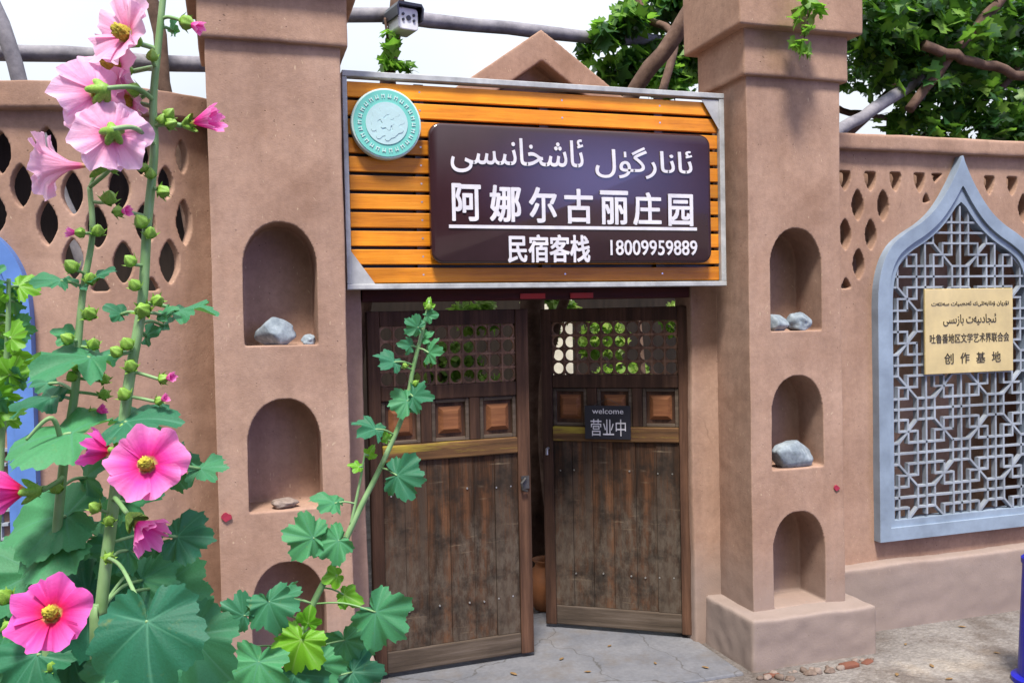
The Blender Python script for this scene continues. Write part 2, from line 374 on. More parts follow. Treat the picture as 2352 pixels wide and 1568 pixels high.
# ------------------------------------------------------------------ setting: ground, path
GM = MB(); 
N_ = 60
gv = []
for j in range(N_+1):
    for i in range(N_+1):
        gx = -120+240*i/N_; gy = -60+240*j/N_; GM.v.append(Vector((gx, gy, 0)))
for j in range(N_):
    for i in range(N_):
        a = j*(N_+1)+i; GM.f.append((a, a+1, a+N_+2, a+N_+1))
GM.build('ground', M['ground'], kind='structure')
MB().box(-60, 60, -9, -1.15, -.02, .004).build('unseen_dark_sheet', plain('unseen_dark_sheet', (.045, .045, .047), .9, 0, .4, 12), kind='structure')  # unseen dark sheet, added to cut ground bounce onto the gate
pm = MB().box(.44, 2.09, -.12, .95, -.05, .012)
link('path', apply_mods(pm.mesh('path'), [('BEVEL', dict(width=.01, segments=2))]), M['path'], kind='structure')

# ------------------------------------------------------------------ gate pillars
PW = .499
def arch(cx, z0, ztop, hw, n=14):
    zs = ztop - .185
    pts = [(cx-hw, z0), (cx-hw, zs)]
    for k in range(1, 2*n):
        a = math.pi*(1-k/(2*n)); ca, sa = math.cos(a), math.sin(a)
        pts.append((cx+hw*math.copysign(abs(ca)**.92, ca), zs+(ztop-zs)*sa**.95))
    return pts+[(cx+hw, zs), (cx+hw, z0)]
def cutter(mb): return mb.mesh('c')
shaft_cut = [cutter(MB().prism(arch(PW/2, z0, z1, .139), -.1, .20)) for z0, z1 in ((1.505, 1.975), (.868, 1.30), (.232, .667))]
shaft = adobe_mesh(MB().box(0, PW, 0, .36, -.05, 2.74), shaft_cut, .0048, .004, 5, 1)
def pillar(x, label):
    root = empty('gate_pillar', (x, 0, 0), label=label, cat='pillar', group='adobe gate pillars beside the wooden gate')
    return root
pl = pillar(-.087, 'adobe gate pillar left of the sign, three arched niches, pink hollyhocks in front of it')
link('shaft', shaft, M['adobe'], pl, True)
link('lower_cap', adobe_mesh(MB().box(-.027, PW+.027, -.027, .388, 2.655, 2.90), (), .0075, .003, 1, 2), M['adobe_plain'], pl, True)
link('upper_cap', adobe_mesh(MB().box(-.075, PW+.075, -.075, .436, 2.858, 3.32), (), .008, .003, 1, 3), M['adobe_plain'], pl, True)
link('plinth', adobe_mesh(MB().box(-.083, PW+.085, -.115, .375, -.05, .228), (), .0085, .012, 4, 4), M['adobe_grey'], pl, True)
pr = copy_tree(pl); pr.location.x = 2.214
pr['label'] = 'adobe gate pillar right of the sign, on a wide grey plinth, next to the blue lattice window'

# ------------------------------------------------------------------ right wall
WY = .2
def lens(cx, cz, h=.082, hw=.034, zmax=9, zmin=-9, n=8):
    pts = []
    for k in range(n+1):
        t = -1+2*k/n; pts.append((cx+hw*(1-t*t), cz+h*t))
    for k in range(1, n):
        t = 1-2*k/n; pts.append((cx-hw*(1-t*t), cz+h*t))
    out = []
    k = len(pts)                                           # clip to a band in z
    def clip(poly, keep, zc):
        res = []
        for i in range(len(poly)):
            a, b = poly[i], poly[(i+1) % len(poly)]
            ka, kb = keep(a), keep(b)
            if ka: res.append(a)
            if ka != kb:
                t = (zc-a[1])/(b[1]-a[1]); res.append((a[0]+(b[0]-a[0])*t, zc))
        return res
    pts = clip(pts, lambda p: p[1] <= zmax, zmax)
    if pts: pts = clip(pts, lambda p: p[1] >= zmin, zmin)
    return pts
# ogee outline of the window, half profile (dx from the axis, z), outer edge
OX = 3.575
HALF = [(.532, .43), (.532, 1.60), (.525, 1.72), (.495, 1.83), (.44, 1.915), (.36, 1.975), (.27, 2.025), (.19, 2.085), (.12, 2.165), (.06, 2.255), (.018, 2.335), (0, 2.375)]
def ogee(off=0):
    """outline of the frame shrunk by off metres"""
    pts = [(-a, b) for a, b in HALF] + [(a, b) for a, b in HALF[-2::-1]]
    sm = catmull([(a, b, 0) for a, b in pts[1:-1]], 6)
    poly = [pts[0]] + [(p.x, p.y) for p in sm] + [pts[-1]]
    if off:
        out = []; k = len(poly)
        for i in range(k):
            p0, p1, p2 = Vector(poly[i-1]), Vector(poly[i]), Vector(poly[(i+1) % k])
            d1, d2 = (p1-p0).normalized(), (p2-p1).normalized()
            n1, n2 = Vector((d1.y, -d1.x)), Vector((d2.y, -d2.x))
            b = n1+n2; b = b/max(.35, b.dot(n1)) if b.length > 1e-4 else n1
            if b.length > 2.4: b = b.normalized()*2.4
            q = p1+b*off; out.append((q.x, q.y))
        # drop points that crossed the axis near the tip
        out = [q for q, p in zip(out, poly) if q[0]*p[0] >= 0 or abs(p[0]) < 1e-6]
        return out
    return poly
def inside(poly, x, y):
    c = False; j = len(poly)-1
    for i in range(len(poly)):
        xi, yi = poly[i]; xj, yj = poly[j]
        if (yi > y) != (yj > y) and x < (xj-xi)*(y-yi)/(yj-yi)+xi: c = not c
        j = i
    return c
wr = empty('garden_wall', (2.7, WY, 0), label='adobe garden wall right of the gate, pierced with small leaf shaped holes', cat='wall')
X0, X1 = 0, 3.0                                            # local x from 2.7
cuts = MB()
og_out = ogee(-.035)
for row in range(5):
    for i in range(-1, 18):
        cx = 2.893 + .1505*i + (.0755 if row % 2 else 0); cz = 2.265-.147*row
        if cx > 5.5: continue
        zmin = 1.704
        pts = lens(cx-2.7, cz, zmax=2.287, zmin=zmin)
        if len(pts) < 3: continue
        d = abs(cx-OX)
        bad = sum(inside(og_out, px+2.7-OX, pz) for px, pz in pts)
        if bad: 
            continue
        # the lace follows the arch: only cells near its shoulders stay open
        if row >= 2 and cx > OX: pass
        if row == 2 and 3.15 < cx < 3.25: continue
        cuts.prism(pts, -.1, .4)
cuts.prism([(OX-2.7-.08, 2.287), (OX-2.7-.155, 2.287), (OX-2.7-.13, 2.235), ], -.1, .4)
cuts.prism([(OX-2.7-.19, 2.235-.04), (OX-2.7-.165, 2.19-.05), (OX-2.7-.215, 2.185-.05)], -.1, .4)
rec = MB().prism([(x+OX-2.7, z) for x, z in ogee(.085)], -.1, .3)
link('wall', adobe_mesh(MB().box(X0, X1, 0, .062, -.05, 2.42), [cutter(cuts), cutter(rec)], .0062, .003, 3, 5), M['adobe_plain'], wr, True)
link('window_back', adobe_mesh(MB().box(OX-2.7-.56, OX-2.7+.92, .26, .30, -.05, 2.36), (), .012, .004, 1, 15), M['adobe_plain'], wr, True)
link('coping', adobe_mesh(MB().box(X0, X1, -.04, .17, 2.385, 2.465), (), .009, .005, 2, 6), M['adobe_plain'], wr, True)
link('plinth', adobe_mesh(MB().box(X0, X1, -.08, .10, -.05, .325), (), .011, .008, 4, 7), M['adobe_grey'], wr, True)

# ------------------------------------------------------------------ lattice window (a frame with a fretwork screen)
def ring_mesh(name, o_poly, i_poly, y0, y1):
    mb = MB(); 
    k = min(len(o_poly), len(i_poly))
    # resample both by vertical/angle parameter so they pair up
    def resamp(poly, n=160):
        P = [Vector(p) for p in poly]; P.append(P[0]); segs = [(P[i+1]-P[i]).length for i in range(len(P)-1)]
        return P, segs
    def by_z(poly):
        return poly
    return o_poly, i_poly
def frame_mesh(off0, off1, y0, y1):
    base = ogee(0); n = len(base)
    def shr(off):
        # keep point pairing: shrink towards the axis profile
        out = []
        for i in range(n):
            p0, p1, p2 = Vector(base[i-1]), Vector(base[i]), Vector(base[(i+1) % n])
            d1, d2 = (p1-p0).normalized(), (p2-p1).normalized()
            n1, n2 = Vector((d1.y, -d1.x)), Vector((d2.y, -d2.x))
            b = n1+n2; b = b/max(.3, b.dot(n1)) if b.length > 1e-4 else n1
            q = p1+b*off
            if p1.x < -1e-6 and q.x > -.001: q = Vector((-.001, q.y))
            if p1.x > 1e-6 and q.x < .001: q = Vector((.001, q.y))
            if abs(p1.x) < 1e-6: q = Vector((0, p1.y-off*2.35))
            out.append((q.x, q.y))
        tip = [q for q, p in zip(out, base) if abs(p[0]) < 1e-6]
        if tip:
            zt = tip[0][1]; out = [(a, min(b, zt-abs(a)*.8)) if abs(a) < .12 and b > 1.5 else (a, b) for a, b in out]
        return out
    A, B = shr(off0), shr(off1)
    mb = MB()
    for P, y in ((A, y0), (B, y0), (B, y1), (A, y1)):
        mb.v += [Vector((a, y, b)) for a, b in P]
    for i in range(n):
        j = (i+1) % n
        for s in range(4):
            a, b = s*n, ((s+1) % 4)*n
            mb.f.append((a+i, a+j, b+j, b+i))
    return mb, B
def lattice_window(loc, rz, label, paint='window_paint'):
    root = empty('lattice_window', loc, rz, label=label, cat='window', group='blue ogee lattice windows on the garden walls')
    mb, _ = frame_mesh(0, .066, -.048, .03); mb.build('outer_frame', M[paint], root, bevel=.006)
    mb, inner = frame_mesh(.064, .100, -.034, .028); mb.build('inner_frame', M[paint], root, bevel=.004)
    P, s_ = .224, .24
    segs = set()
    def add(a, b):
        segs.add(tuple(sorted(((round(a[0], 3), round(a[1], 3)), (round(b[0], 3), round(b[1], 3))))))
    for i in range(-4, 5):
        add((i, -6), (i, 6))
    for j in range(-6, 7): add((-4, j), (4, j))
    for i in range(-3, 4):
        for j in range(-6, 7):
            if (i+j) % 2 == 0:
                for a, b in (((-s_, -s_), (s_, -s_)), ((-s_, s_), (s_, s_)), ((-s_, -s_), (-s_, s_)), ((s_, -s_), (s_, s_))):
                    add((i+a[0], j+a[1]), (i+b[0], j+b[1]))
                for sx in (-1, 1):
                    for sz in (-1, 1): add((i+sx*s_, j+sz*s_), (i+sx*.5, j+sz*.5))
            else:
                for q in (-s_, s_):
                    add((i-.5, j+q), (i+.5, j+q)); add((i+q, j-.5), (i+q, j+.5))
                for sx in (-1, 1):
                    for sz in (-1, 1):
                        add((i+sx*.5, j+sz*s_), (i+sx*.5, j+sz*.5)); add((i+sx*s_, j+sz*.5), (i+sx*.5, j+sz*.5))
    lm = MB(); zc = 1.31; kk = 0
    big = frame_mesh(.10, .12, 0, 1)[1]; big = [(a*1.02, b) for a, b in inner]
    for a, b in sorted(segs):
        A = Vector((a[0]*P, a[1]*P+zc)); B = Vector((b[0]*P, b[1]*P+zc)); n = 60
        run = [inside(big, *(A+(B-A)*(t/n))) for t in range(n+1)]
        t0 = None
        for t in range(n+2):
            on = t <= n and run[t]
            if on and t0 is None: t0 = t
            if not on and t0 is not None:
                p, q = A+(B-A)*(t0/n), A+(B-A)*((t-1)/n); t0 = None
                if (q-p).length < .012: continue
                d = (q-p).normalized(); nn = Vector((-d.y, d.x))*.0052
                p -= d*.004; q += d*.004; kk += 1
                e = (kk % 9)*.00035
                lm.prism([tuple(p-nn), tuple(q-nn), tuple(q+nn), tuple(p+nn)], -.024-e, -.002+e)
    lm.build('fretwork', M['lattice_paint'], root)
    return root
lattice_window((OX, WY, 0), 0, 'blue lattice window with ogee top right of the gate, brass plaque hung on it')

# ------------------------------------------------------------------ lettering
FORMS = {'ئ': 0xFE89, 'ا': 0xFE8D, 'ن': 0xFEE5, 'ر': 0xFEAD, 'گ': 0xFB92, 'ۈ': 0xFBDB, 'ل': 0xFEDD, 'ش': 0xFEB5, 'خ': 0xFEA5, 'ى': 0xFEEF,
         'س': 0xFEB1, 'ت': 0xFE95, 'ج': 0xFE9D, 'د': 0xFEA9, 'ي': 0xFEF1, 'ب': 0xFE8F, 'ز': 0xFEAF, 'ۇ': 0xFBD7, 'پ': 0xFB56, 'ۋ': 0xFBDE, 'ە': 0xFEE9, 'ې': 0xFBE4}
NOJOIN = set('ارۈدزۇۋە')
def shape(s):
    out = []
    for wd in s.split(' '):
        g = []
        for i, ch in enumerate(wd):
            if ch not in FORMS: g.append(ch); continue
            prv = i > 0 and wd[i-1] in FORMS and wd[i-1] not in NOJOIN
            nxt = i < len(wd)-1 and wd[i+1] in FORMS and ch not in NOJOIN
            b = FORMS[ch]
            if ch == 'ى' and nxt: g.append(chr(0xFBE9 if prv else 0xFBE8)); continue
            if ch == 'ە': g.append(chr(0xFEEA if prv else 0xFEE9)); continue
            k = (3 if nxt else 1) if prv else (2 if nxt else 0)
            g.append(chr(b+k))
        out.append(''.join(g))
    return ' '.join(out)[::-1]
def text_mesh(s, bold=0, depth=.1):
    c = bpy.data.curves.new('t', 'FONT'); c.body = s; c.size = 1; c.offset = bold; c.extrude = depth; c.resolution_u = 3
    o = bpy.data.objects.new('t', c); COL.objects.link(o)
    dg = bpy.context.evaluated_depsgraph_get(); dg.update()
    me = bpy.data.meshes.new_from_object(o.evaluated_get(dg), depsgraph=dg); bpy.data.objects.remove(o)
    me.materials.clear(); return me
def lettering(name, s, x0, x1, z0, z1, y, mat, parent, bold=0, th=.004):
    """letters scaled into the rectangle x0..x1, z0..z1 standing proud of plane y (local to parent); bold thickens the strokes (in em)"""
    me = text_mesh(s, 0); xs = [v.co.x for v in me.vertices]; ys = [v.co.y for v in me.vertices]
    ax, bx, ay, by = min(xs), max(xs), min(ys), max(ys)
    fx, fz = (x1-x0)/(bx-ax), (z1-z0)/(by-ay); d = max(0, bold)
    offs = [(0, 0)] if not d else [(0, 0), (d, d*.5), (-d, d*.5), (d, -d*.5), (-d, -d*.5), (0, d*.8), (0, -d*.8)]
    vs = []; fs = []; F = [tuple(p.vertices) for p in me.polygons]
    for k, (dx, dz) in enumerate(offs):
        b = len(vs); e = k*.00012
        for v in me.vertices:
            q = v.co
            vs.append((x0+(q.x-ax+dx)*fx, y-(th+e if q.z > 0 else -.001), z0+(q.y-ay+dz)*fz))
        fs += [tuple(b+i for i in f)[::-1] for f in F]
    out = bpy.data.meshes.new(name); out.from_pydata(vs, [], fs); out.update(); bpy.data.meshes.remove(me)
    return link(name, out, mat, parent)
def rounded(x0, x1, z0, z1, r, n=6):
    pts = []
    for cx, cz, a0 in ((x1-r, z0+r, -90), (x1-r, z1-r, 0), (x0+r, z1-r, 90), (x0+r, z0+r, 180)):
        for k in range(n+1):
            a = R(a0+90*k/n); pts.append((cx+r*math.cos(a), cz+r*math.sin(a)))
    return pts

# ------------------------------------------------------------------ sign screen of orange slats
SY = .14
sg = empty('slat_screen', (.43, SY, 1.72), label='orange slatted timber screen in a pale metal frame above the gate', cat='screen')
SW, SH = 1.745, .885
fm = MB()
fm.box(0, SW, -.02, .03, 0, .022).box(0, SW, -.02, .03, SH-.024, SH)
fm.box(0, .02, -.0175, .0275, .022, SH-.024).box(SW-.026, SW, -.0175, .0275, .022, SH-.024)
fm.build('frame', M['frame_metal'], sg, bevel=.003)
MB().prism([(.0205, .0225), (.115, .0225), (.0205, .155)], -.013, -.009).build('gusset', M['frame_metal'], sg)
MB().prism([(SW-.0265, SH-.0305), (SW-.115, SH-.0305), (SW-.0265, SH-.165)], -.013, -.009).build('gusset', M['frame_metal'], sg)
sm_ = MB(); nsl = 11; pitch = (SH-.052)/nsl
for k in range(nsl):
    z0 = .022+pitch*k+.004; dy = random.uniform(-.001, .001)
    sm_.box(.021, SW-.027, .002+dy, .02+dy, z0+.001, z0+pitch-.013)
sm_.build('slats', M['slat'], sg, bevel=.003)
MB().box(.021, SW-.027, .0465, .05, .023, SH-.031).build('dark_gap_sheet', M['black_plastic'], sg)  # black sheet added so the slat gaps read as shade
for bx in (.32, SW/2, SW-.32): MB().box(bx-.02, bx+.02, .021, .045, .023, SH-.031).build('batten', M['iron'], sg)
nl = MB()
for k in range(nsl):
    for xx in (.32, SW/2+.08, SW-.32):
        p = Vector((xx, 0.001, .022+pitch*k+pitch/2)); nl.tube([p, p+Vector((0, .004, 0))], .004, 8)
nl.build('screws', M['iron_bright'], sg)

# brown name board hung on the slats
BY = .085
a, b = at(985, 278, BY), at(1632, 315, BY); c_, d_ = at(993, 600, BY), at(1628, 608, BY)
bx0, bx1, bz0, bz1 = a.x, b.x, (c_.z+d_.z)/2, (a.z+b.z)/2+.003
nb = empty('name_board', (bx0, BY, bz0), label='glossy brown name board with white Uyghur and Chinese lettering on the orange slats', cat='sign')
bd = MB().prism(rounded(0, bx1-bx0, 0, bz1-bz0, .05), 0, .05)
bd.build('board', M['board'], nb, bevel=.012, smooth=True)
def on(px, py, y, org): p = at(px, py, y); return p.x-org[0], p.z-org[2]
O = (bx0, BY, bz0)
def px_text(name, s, xa, ya, xb, yb, mat, parent, org, bold=0, th=.004):
    """lettering whose lower left / upper right corners are given in the measuring frame"""
    p = on(xa, ya, org[1], org); q = on(xb, yb, org[1], org)
    return lettering(name, s, p[0], q[0], p[1], q[1], 0, mat, parent, bold, th)
px_text('uyghur_name', shape('ئانارگۈل'), 1368, 408, 1588, 344, M['white_letter'], nb, O, .008)
px_text('uyghur_name', shape('ئاشخانىسى'), 1036, 395, 1338, 322, M['white_letter'], nb, O, .008)
for ch, xa, xb in zip('阿娜尔古丽庄园', (1040, 1127, 1217, 1298, 1380, 1456, 1536), (1102, 1194, 1276, 1359, 1440, 1516, 1589)):
    k = (xa-1040)/550
    px_text('character', ch, xa, 506+13*k, xb, 424+27*k, M['white_letter'], nb, O, .024)
p, q = on(1031, 524, BY, O), on(1600, 529, BY, O)
MB().box(p[0], q[0], -.004, .001, p[1], p[1]+.014).build('rule', M['white_letter'], nb)
px_text('inn_lettering', '民宿客栈', 1168, 602, 1353, 541, M['white_letter'], nb, O, .026)
px_text('phone_number', '18009959889', 1402, 586, 1600, 553, M['white_letter'], nb, O, .012)

# round emblem
EY = .095; ec = at(888, 284, EY); er = 82*mpp(ec)*.985
em = empty('round_plaque', ec, label='round teal plaque with pale relief at the left end of the slats', cat='plaque')
def disc(r, y0, y1, n=48): return MB().prism([(r*math.cos(2*math.pi*k/n), r*math.sin(2*math.pi*k/n)) for k in range(n)], y0, y1)
disc(er, 0, .045).build('rim', M['teal_pale'], em, bevel=.006)
disc(er*.94, -.0035, .001).build('ring', M['teal'], em)
disc(er*.60, -.0065, -.003).build('field', M['emblem_pale'], em)
rm = MB()
for k in range(26):
    a = 2*math.pi*k/26; M3 = Matrix.Translation((er*.77*math.cos(a), 0, er*.77*math.sin(a))) @ Matrix.Rotation(-a+math.pi/2, 4, 'Y')
    for dx in (-.006, .004):
        rm.box(dx, dx+.003, -.006, -.003, -.008, .008, M3)
    rm.box(-.007, .008, -.0063, -.0033, (.002 if k % 2 else -.006), (.005 if k % 2 else -.003), M3)
rm.build('ring_marks', M['teal_pale'], em)
rl = MB(); rnd = random.Random(3)
for k in range(8):
    a = 2*math.pi*k/8+.2; c = Vector((er*.33*math.cos(a), 0, er*.33*math.sin(a))); rl.prism([(c.x+er*.15*(1+.3*math.cos(3*t))*math.cos(t), c.z+er*.15*(1+.3*math.cos(3*t))*math.sin(t)) for t in [2*math.pi*j/18 for j in range(18)]], -.0072-.0002*k, -.0062)
rl.prism([(er*.17*(1+.25*math.cos(5*t))*math.cos(t), er*.17*(1+.25*math.cos(5*t))*math.sin(t)) for t in [2*math.pi*j/30 for j in range(30)]], -.0092, -.0062)
rl.build('relief', M['emblem_pale'], em)

# ------------------------------------------------------------------ gateway behind the sign
gw = empty('gateway', (1.3, .28, 0), label='adobe gateway with jambs, dark lintel and pointed gable behind the sign', cat='gateway')
ox = 1.3
link('jamb', adobe_mesh(MB().box(.405-ox, .508-ox, 0, .16, -.05, 1.80), (), .0085, .005, 3, 8), M['adobe'], gw, True)
link('jamb', adobe_mesh(MB().box(2.068-ox, 2.225-ox, 0, .16, -.05, 1.80), (), .0085, .005, 3, 9), M['adobe'], gw, True)
link('lintel_wall', adobe_mesh(MB().box(.405-ox, 2.225-ox, .02, .30, 1.775, 2.575), (), .02, .004, 2, 10), M['adobe_plain'], gw, True)
MB().box(.51-ox, 2.066-ox, .0, .13, 1.672, 1.772).build('lintel_beam', M['beam'], gw, bevel=.004)
MB().box(.50-ox, .508-ox+.012, .17, .175, .2, .5).build('fringe', M['beam'], gw) if False else None
for xa, xb in ((1195, 1252), (1310, 1362)):
    p, q = at(xa, 690, .276), at(xb, 668, .276)
    MB().box(p.x-ox, q.x-ox, -.006, -.002, 1.676, 1.70).build('red_paper', M['red'], gw)
MB().box(.02-ox, 2.55-ox, .33, 3.0, 2.60, 2.69).build('shade_slab', M['shade_timber'], gw)  # unseen slab, added to darken the view through the gate gap
gp = [at(1243, 68, .6), at(1400, 196, .6), at(1085, 176, .6)]
apx, apz = gp[0].x-ox, gp[0].z
sl_ = .70
tri = lambda dz, w: [(apx-w, apz-dz-w*sl_), (apx+w, apz-dz-w*sl_), (apx, apz-dz)]
link('gable', adobe_mesh(MB().prism(tri(0, .62), .32, .58), [cutter(MB().prism(tri(.15, .36), .2, .45))], .0075, .003, 1, 11), M['adobe_plain'], gw, True)

# ------------------------------------------------------------------ gate leaves
LW, LT = .748, .042
def leaf_parts(root):
    H = 1.632
    f = MB()
    f.box(0, .055, 0, LT, .03, H).box(LW-.062, LW, 0, LT, .03, H)
    f.build('stile', M['gate_wood'], root, bevel=.004)
    f = MB().box(.0555, LW-.0625, .002, LT-.002, 1.565, H)
    f.build('top_rail', M['gate_wood'], root, bevel=.004)
    MB().box(.0555, LW-.0625, .001, LT-.002, 1.235, 1.30).build('lattice_rail', M['gate_wood'], root, bevel=.006)
    MB().box(.0555, LW-.0625, -.006, LT-.002, .968, 1.042).build('middle_rail', M['gate_rail'], root, bevel=.006)
    # pierced screen: square cells with round holes
    nx, nz = 10, 4; x0, x1, z0, z1 = .0558, LW-.0628, 1.3005, 1.5645
    lt = MB(); cw, ch = (x1-x0)/nx, (z1-z0)/nz; n = 16
    for i in range(nx):
        for j in range(nz):
            cx, cz = x0+cw*(i+.5), z0+ch*(j+.5); b = len(lt.v)
            for yy in (.012, .030):
                for k in range(n):
                    a = 2*math.pi*(k+.5)/n; ca, sa = math.cos(a), math.sin(a); mm = max(abs(ca), abs(sa))
                    lt.v.append(Vector((cx+ca/mm*cw/2, yy, cz+sa/mm*ch/2)))
                for k in range(n):
                    a = 2*math.pi*(k+.5)/n; lt.v.append(Vector((cx+math.cos(a)*cw*.435, yy, cz+math.sin(a)*ch*.43)))
            for k in range(n):
                k2 = (k+1) % n
                lt.f += [(b+k, b+k2, b+n+k2, b+n+k), (b+n+k, b+n+k2, b+3*n+k2, b+3*n+k), (b+2*n+k2, b+2*n+k, b+3*n+k, b+3*n+k2)]
    lt.build('pierced_screen', M['gate_lattice'], root)
    bb = MB()
    for j in range(1, nz): bb.box(x0, x1, .006, .0115, z0+ch*j-.005, z0+ch*j+.005)
    for i in range(1, nx): bb.box(x0+cw*i-.004, x0+cw*i+.004, .0072, .0116, z0, z1)
    bb.build('screen_bars', M['gate_lattice'], root)
    # three raised panels between mullions
    pw = (LW-.0625-.0555-2*.05)/3
    for k in range(3):
        xa = .0555+k*(pw+.05)
        p = MB().box(xa, xa+pw, .026, .036, 1.0425, 1.2345); p.build('panel', M['gate_wood'], root)
        mo = MB()
        for r_ in ((xa+.001, xa+.018, 1.0435, 1.2335), (xa+pw-.018, xa+pw-.001, 1.0435, 1.2335)): mo.box(r_[0], r_[1], .010, .0258, r_[2], r_[3])
        mo.box(xa+.0185, xa+pw-.0185, .011, .0257, 1.0437, 1.060).box(xa+.0185, xa+pw-.0185, .011, .0257, 1.217, 1.2333)
        mo.build('panel_moulding', M['gate_grey_rail'], root, bevel=.003)
        cm = MB(); x_0, x_1, z_0, z_1, ins = xa+.034, xa+pw-.034, 1.078, 1.200, .02
        cm.v += [Vector(q) for q in ((x_0, .0258, z_0), (x_1, .0258, z_0), (x_1, .0258, z_1), (x_0, .0258, z_1), (x_0+ins, .008, z_0+ins), (x_1-ins, .008, z_0+ins), (x_1-ins, .008, z_1-ins), (x_0+ins, .008, z_1-ins))]
        cm.f += [(4, 5, 6, 7), (0, 1, 5, 4), (1, 2, 6, 5), (2, 3, 7, 6), (3, 0, 4, 7)]
        cm.build('raised_field', M['panel_worn'], root)
        if k < 2:
            MB().box(xa+pw+.0005, xa+pw+.0495, .004, LT-.004, 1.0423, 1.2347).build('mullion', M['gate_wood'], root, bevel=.004)
    # boards
    nb_ = 6; bw = (LW-.0625-.0555)/nb_; pk = MB(); rr = random.Random(5)
    xx = .056
    ws = [rr.uniform(.7, 1.3) for _ in range(nb_)]; tot = sum(ws)
    for k in range(nb_):
        wdt = ws[k]/tot*(LW-.0625-.0565); dy = rr.uniform(0, .006)
        pk.box(xx, xx+wdt-.0014, .006+dy, .034, .131, .9675); xx += wdt
    pk.build('boards', M['gate_planks'], root, bevel=.0014)
    MB().box(.0555, LW-.0625, .003, LT-.003, .032, .130).build('bottom_rail', M['gate_grey_rail'], root, bevel=.006)
    for zz in (.82, .30):
        for k in range(9):
            if rr.random() < .35: continue
            p = Vector((.09+k*.07, .0045, zz+rr.uniform(-.006, .006)))
            MB().tube([p, p+Vector((0, .006, 0))], [.0035, .005], 7).build('nail', M['iron_bright'], root)
lv = empty('gate_leaf', (.537, .35, 0), R(2.5), label='left leaf of the old brown wooden gate, closed, with an iron latch at its edge', cat='gate', group='leaves of the wooden gate')
leaf_parts(lv)
rv = copy_tree(lv); rv.location = (1.463, .725, 0); rv.rotation_euler = (0, 0, R(-34))
rv['label'] = 'right leaf of the old brown wooden gate, swung inward behind the black sign'
lm_ = MB().box(LW-.05, LW-.012, -.008, -.001, .80, .86).tube([(LW-.03, -.012, .85), (LW-.055, -.02, .83), (LW-.05, -.02, .80), (LW-.025, -.012, .79)], .006, 8)
lm_.build('latch', M['iron'], lv)
MB().tube([(.03, -.002, .93), (.03, -.03, .93), (.03, -.03, .90)], .007, 8).build('knob', M['iron_bright'], rv)

# black welcome sign on the right leaf
rm_ = Matrix.Translation(rv.location) @ Matrix.Rotation(R(-34), 4, 'Z')
wc = at(1398, 968, .60)
def leaf_local(px, py):                                     # point of the right leaf's face under a pixel
    nrm = (rm_.to_3x3() @ Vector((0, 1, 0))); d = ray(px, py); t = (rm_.translation-CAM).dot(nrm)/d.dot(nrm)
    return rm_.inverted() @ (CAM+d*t)
pa, pb = leaf_local(1346, 1006), leaf_local(1449, 931)
ws_ = empty('welcome_sign', rm_ @ Vector((pa.x, -.012, pa.z)), R(-34), label='small black sign with white chalk lettering hung on the right gate leaf', cat='sign')
W_, H_ = pb.x-pa.x, pb.z-pa.z
MB().box(0, W_, -.010, 0, 0, H_).build('board', M['black_board'], ws_, bevel=.002)
lettering('welcome_lettering', 'welcome', W_*.17, W_*.85, H_*.76, H_*.92, -.010, M['white_letter'], ws_, -.01, .002)
lettering('open_lettering', '营业中', W_*.13, W_*.90, H_*.10, H_*.60, -.010, M['white_letter'], ws_, 0, .002)
MB().tube([(W_*.2, -.005, H_), (W_*.5, .004, H_+.035), (W_*.8, -.005, H_)], .0012, 5).build('string', M['iron'], ws_)

# brass plaque on the lattice window
QY = WY-.046
a, b, c, d = at(2122, 664, QY), at(2324, 661, QY), at(2128, 860, QY), at(2330, 851, QY)
qx0, qx1, qz0, qz1 = (a.x+c.x)/2, (b.x+d.x)/2, (c.z+d.z)/2, (a.z+b.z)/2
bp = empty('brass_plaque', (qx0, QY, qz0), label='pale brass plaque with dark Uyghur and Chinese lines on the lattice window', cat='plaque')
QW, QH = qx1-qx0, qz1-qz0
MB().box(0, QW, 0, .012, 0, QH).build('plate', M['brass'], bp, bevel=.003)
lettering('small_uyghur_line', shape('تۇرپان ۋىلايەتلىك ئەدەبىيات سەنئەتچىلەر'), QW*.07, QW*.95, QH*.765, QH*.835, 0, M['ink'], bp, .004, .0015) if False else None
lettering('small_uyghur_line', shape('تۇرپان ۋىلايەتلىك ئەدەبىيات سەنئەت'), QW*.07, QW*.95, QH*.785, QH*.85, 0, M['ink'], bp, .006, .0015)
lettering('uyghur_line', shape('ئىجادىيەت بازىسى'), QW*.20, QW*.80, QH*.56, QH*.70, 0, M['ink'], bp, .006, .0015)
lettering('chinese_line', '吐鲁番地区文学艺术界联合会', QW*.05, QW*.95, QH*.36, QH*.47, 0, M['ink'], bp, .004, .0015)
for k, ch in enumerate('创作基地'):
    lettering('base_lettering', ch, QW*(.21+.18*k), QW*(.31+.18*k), QH*.115, QH*.24, 0, M['ink'], bp, .01, .0015)

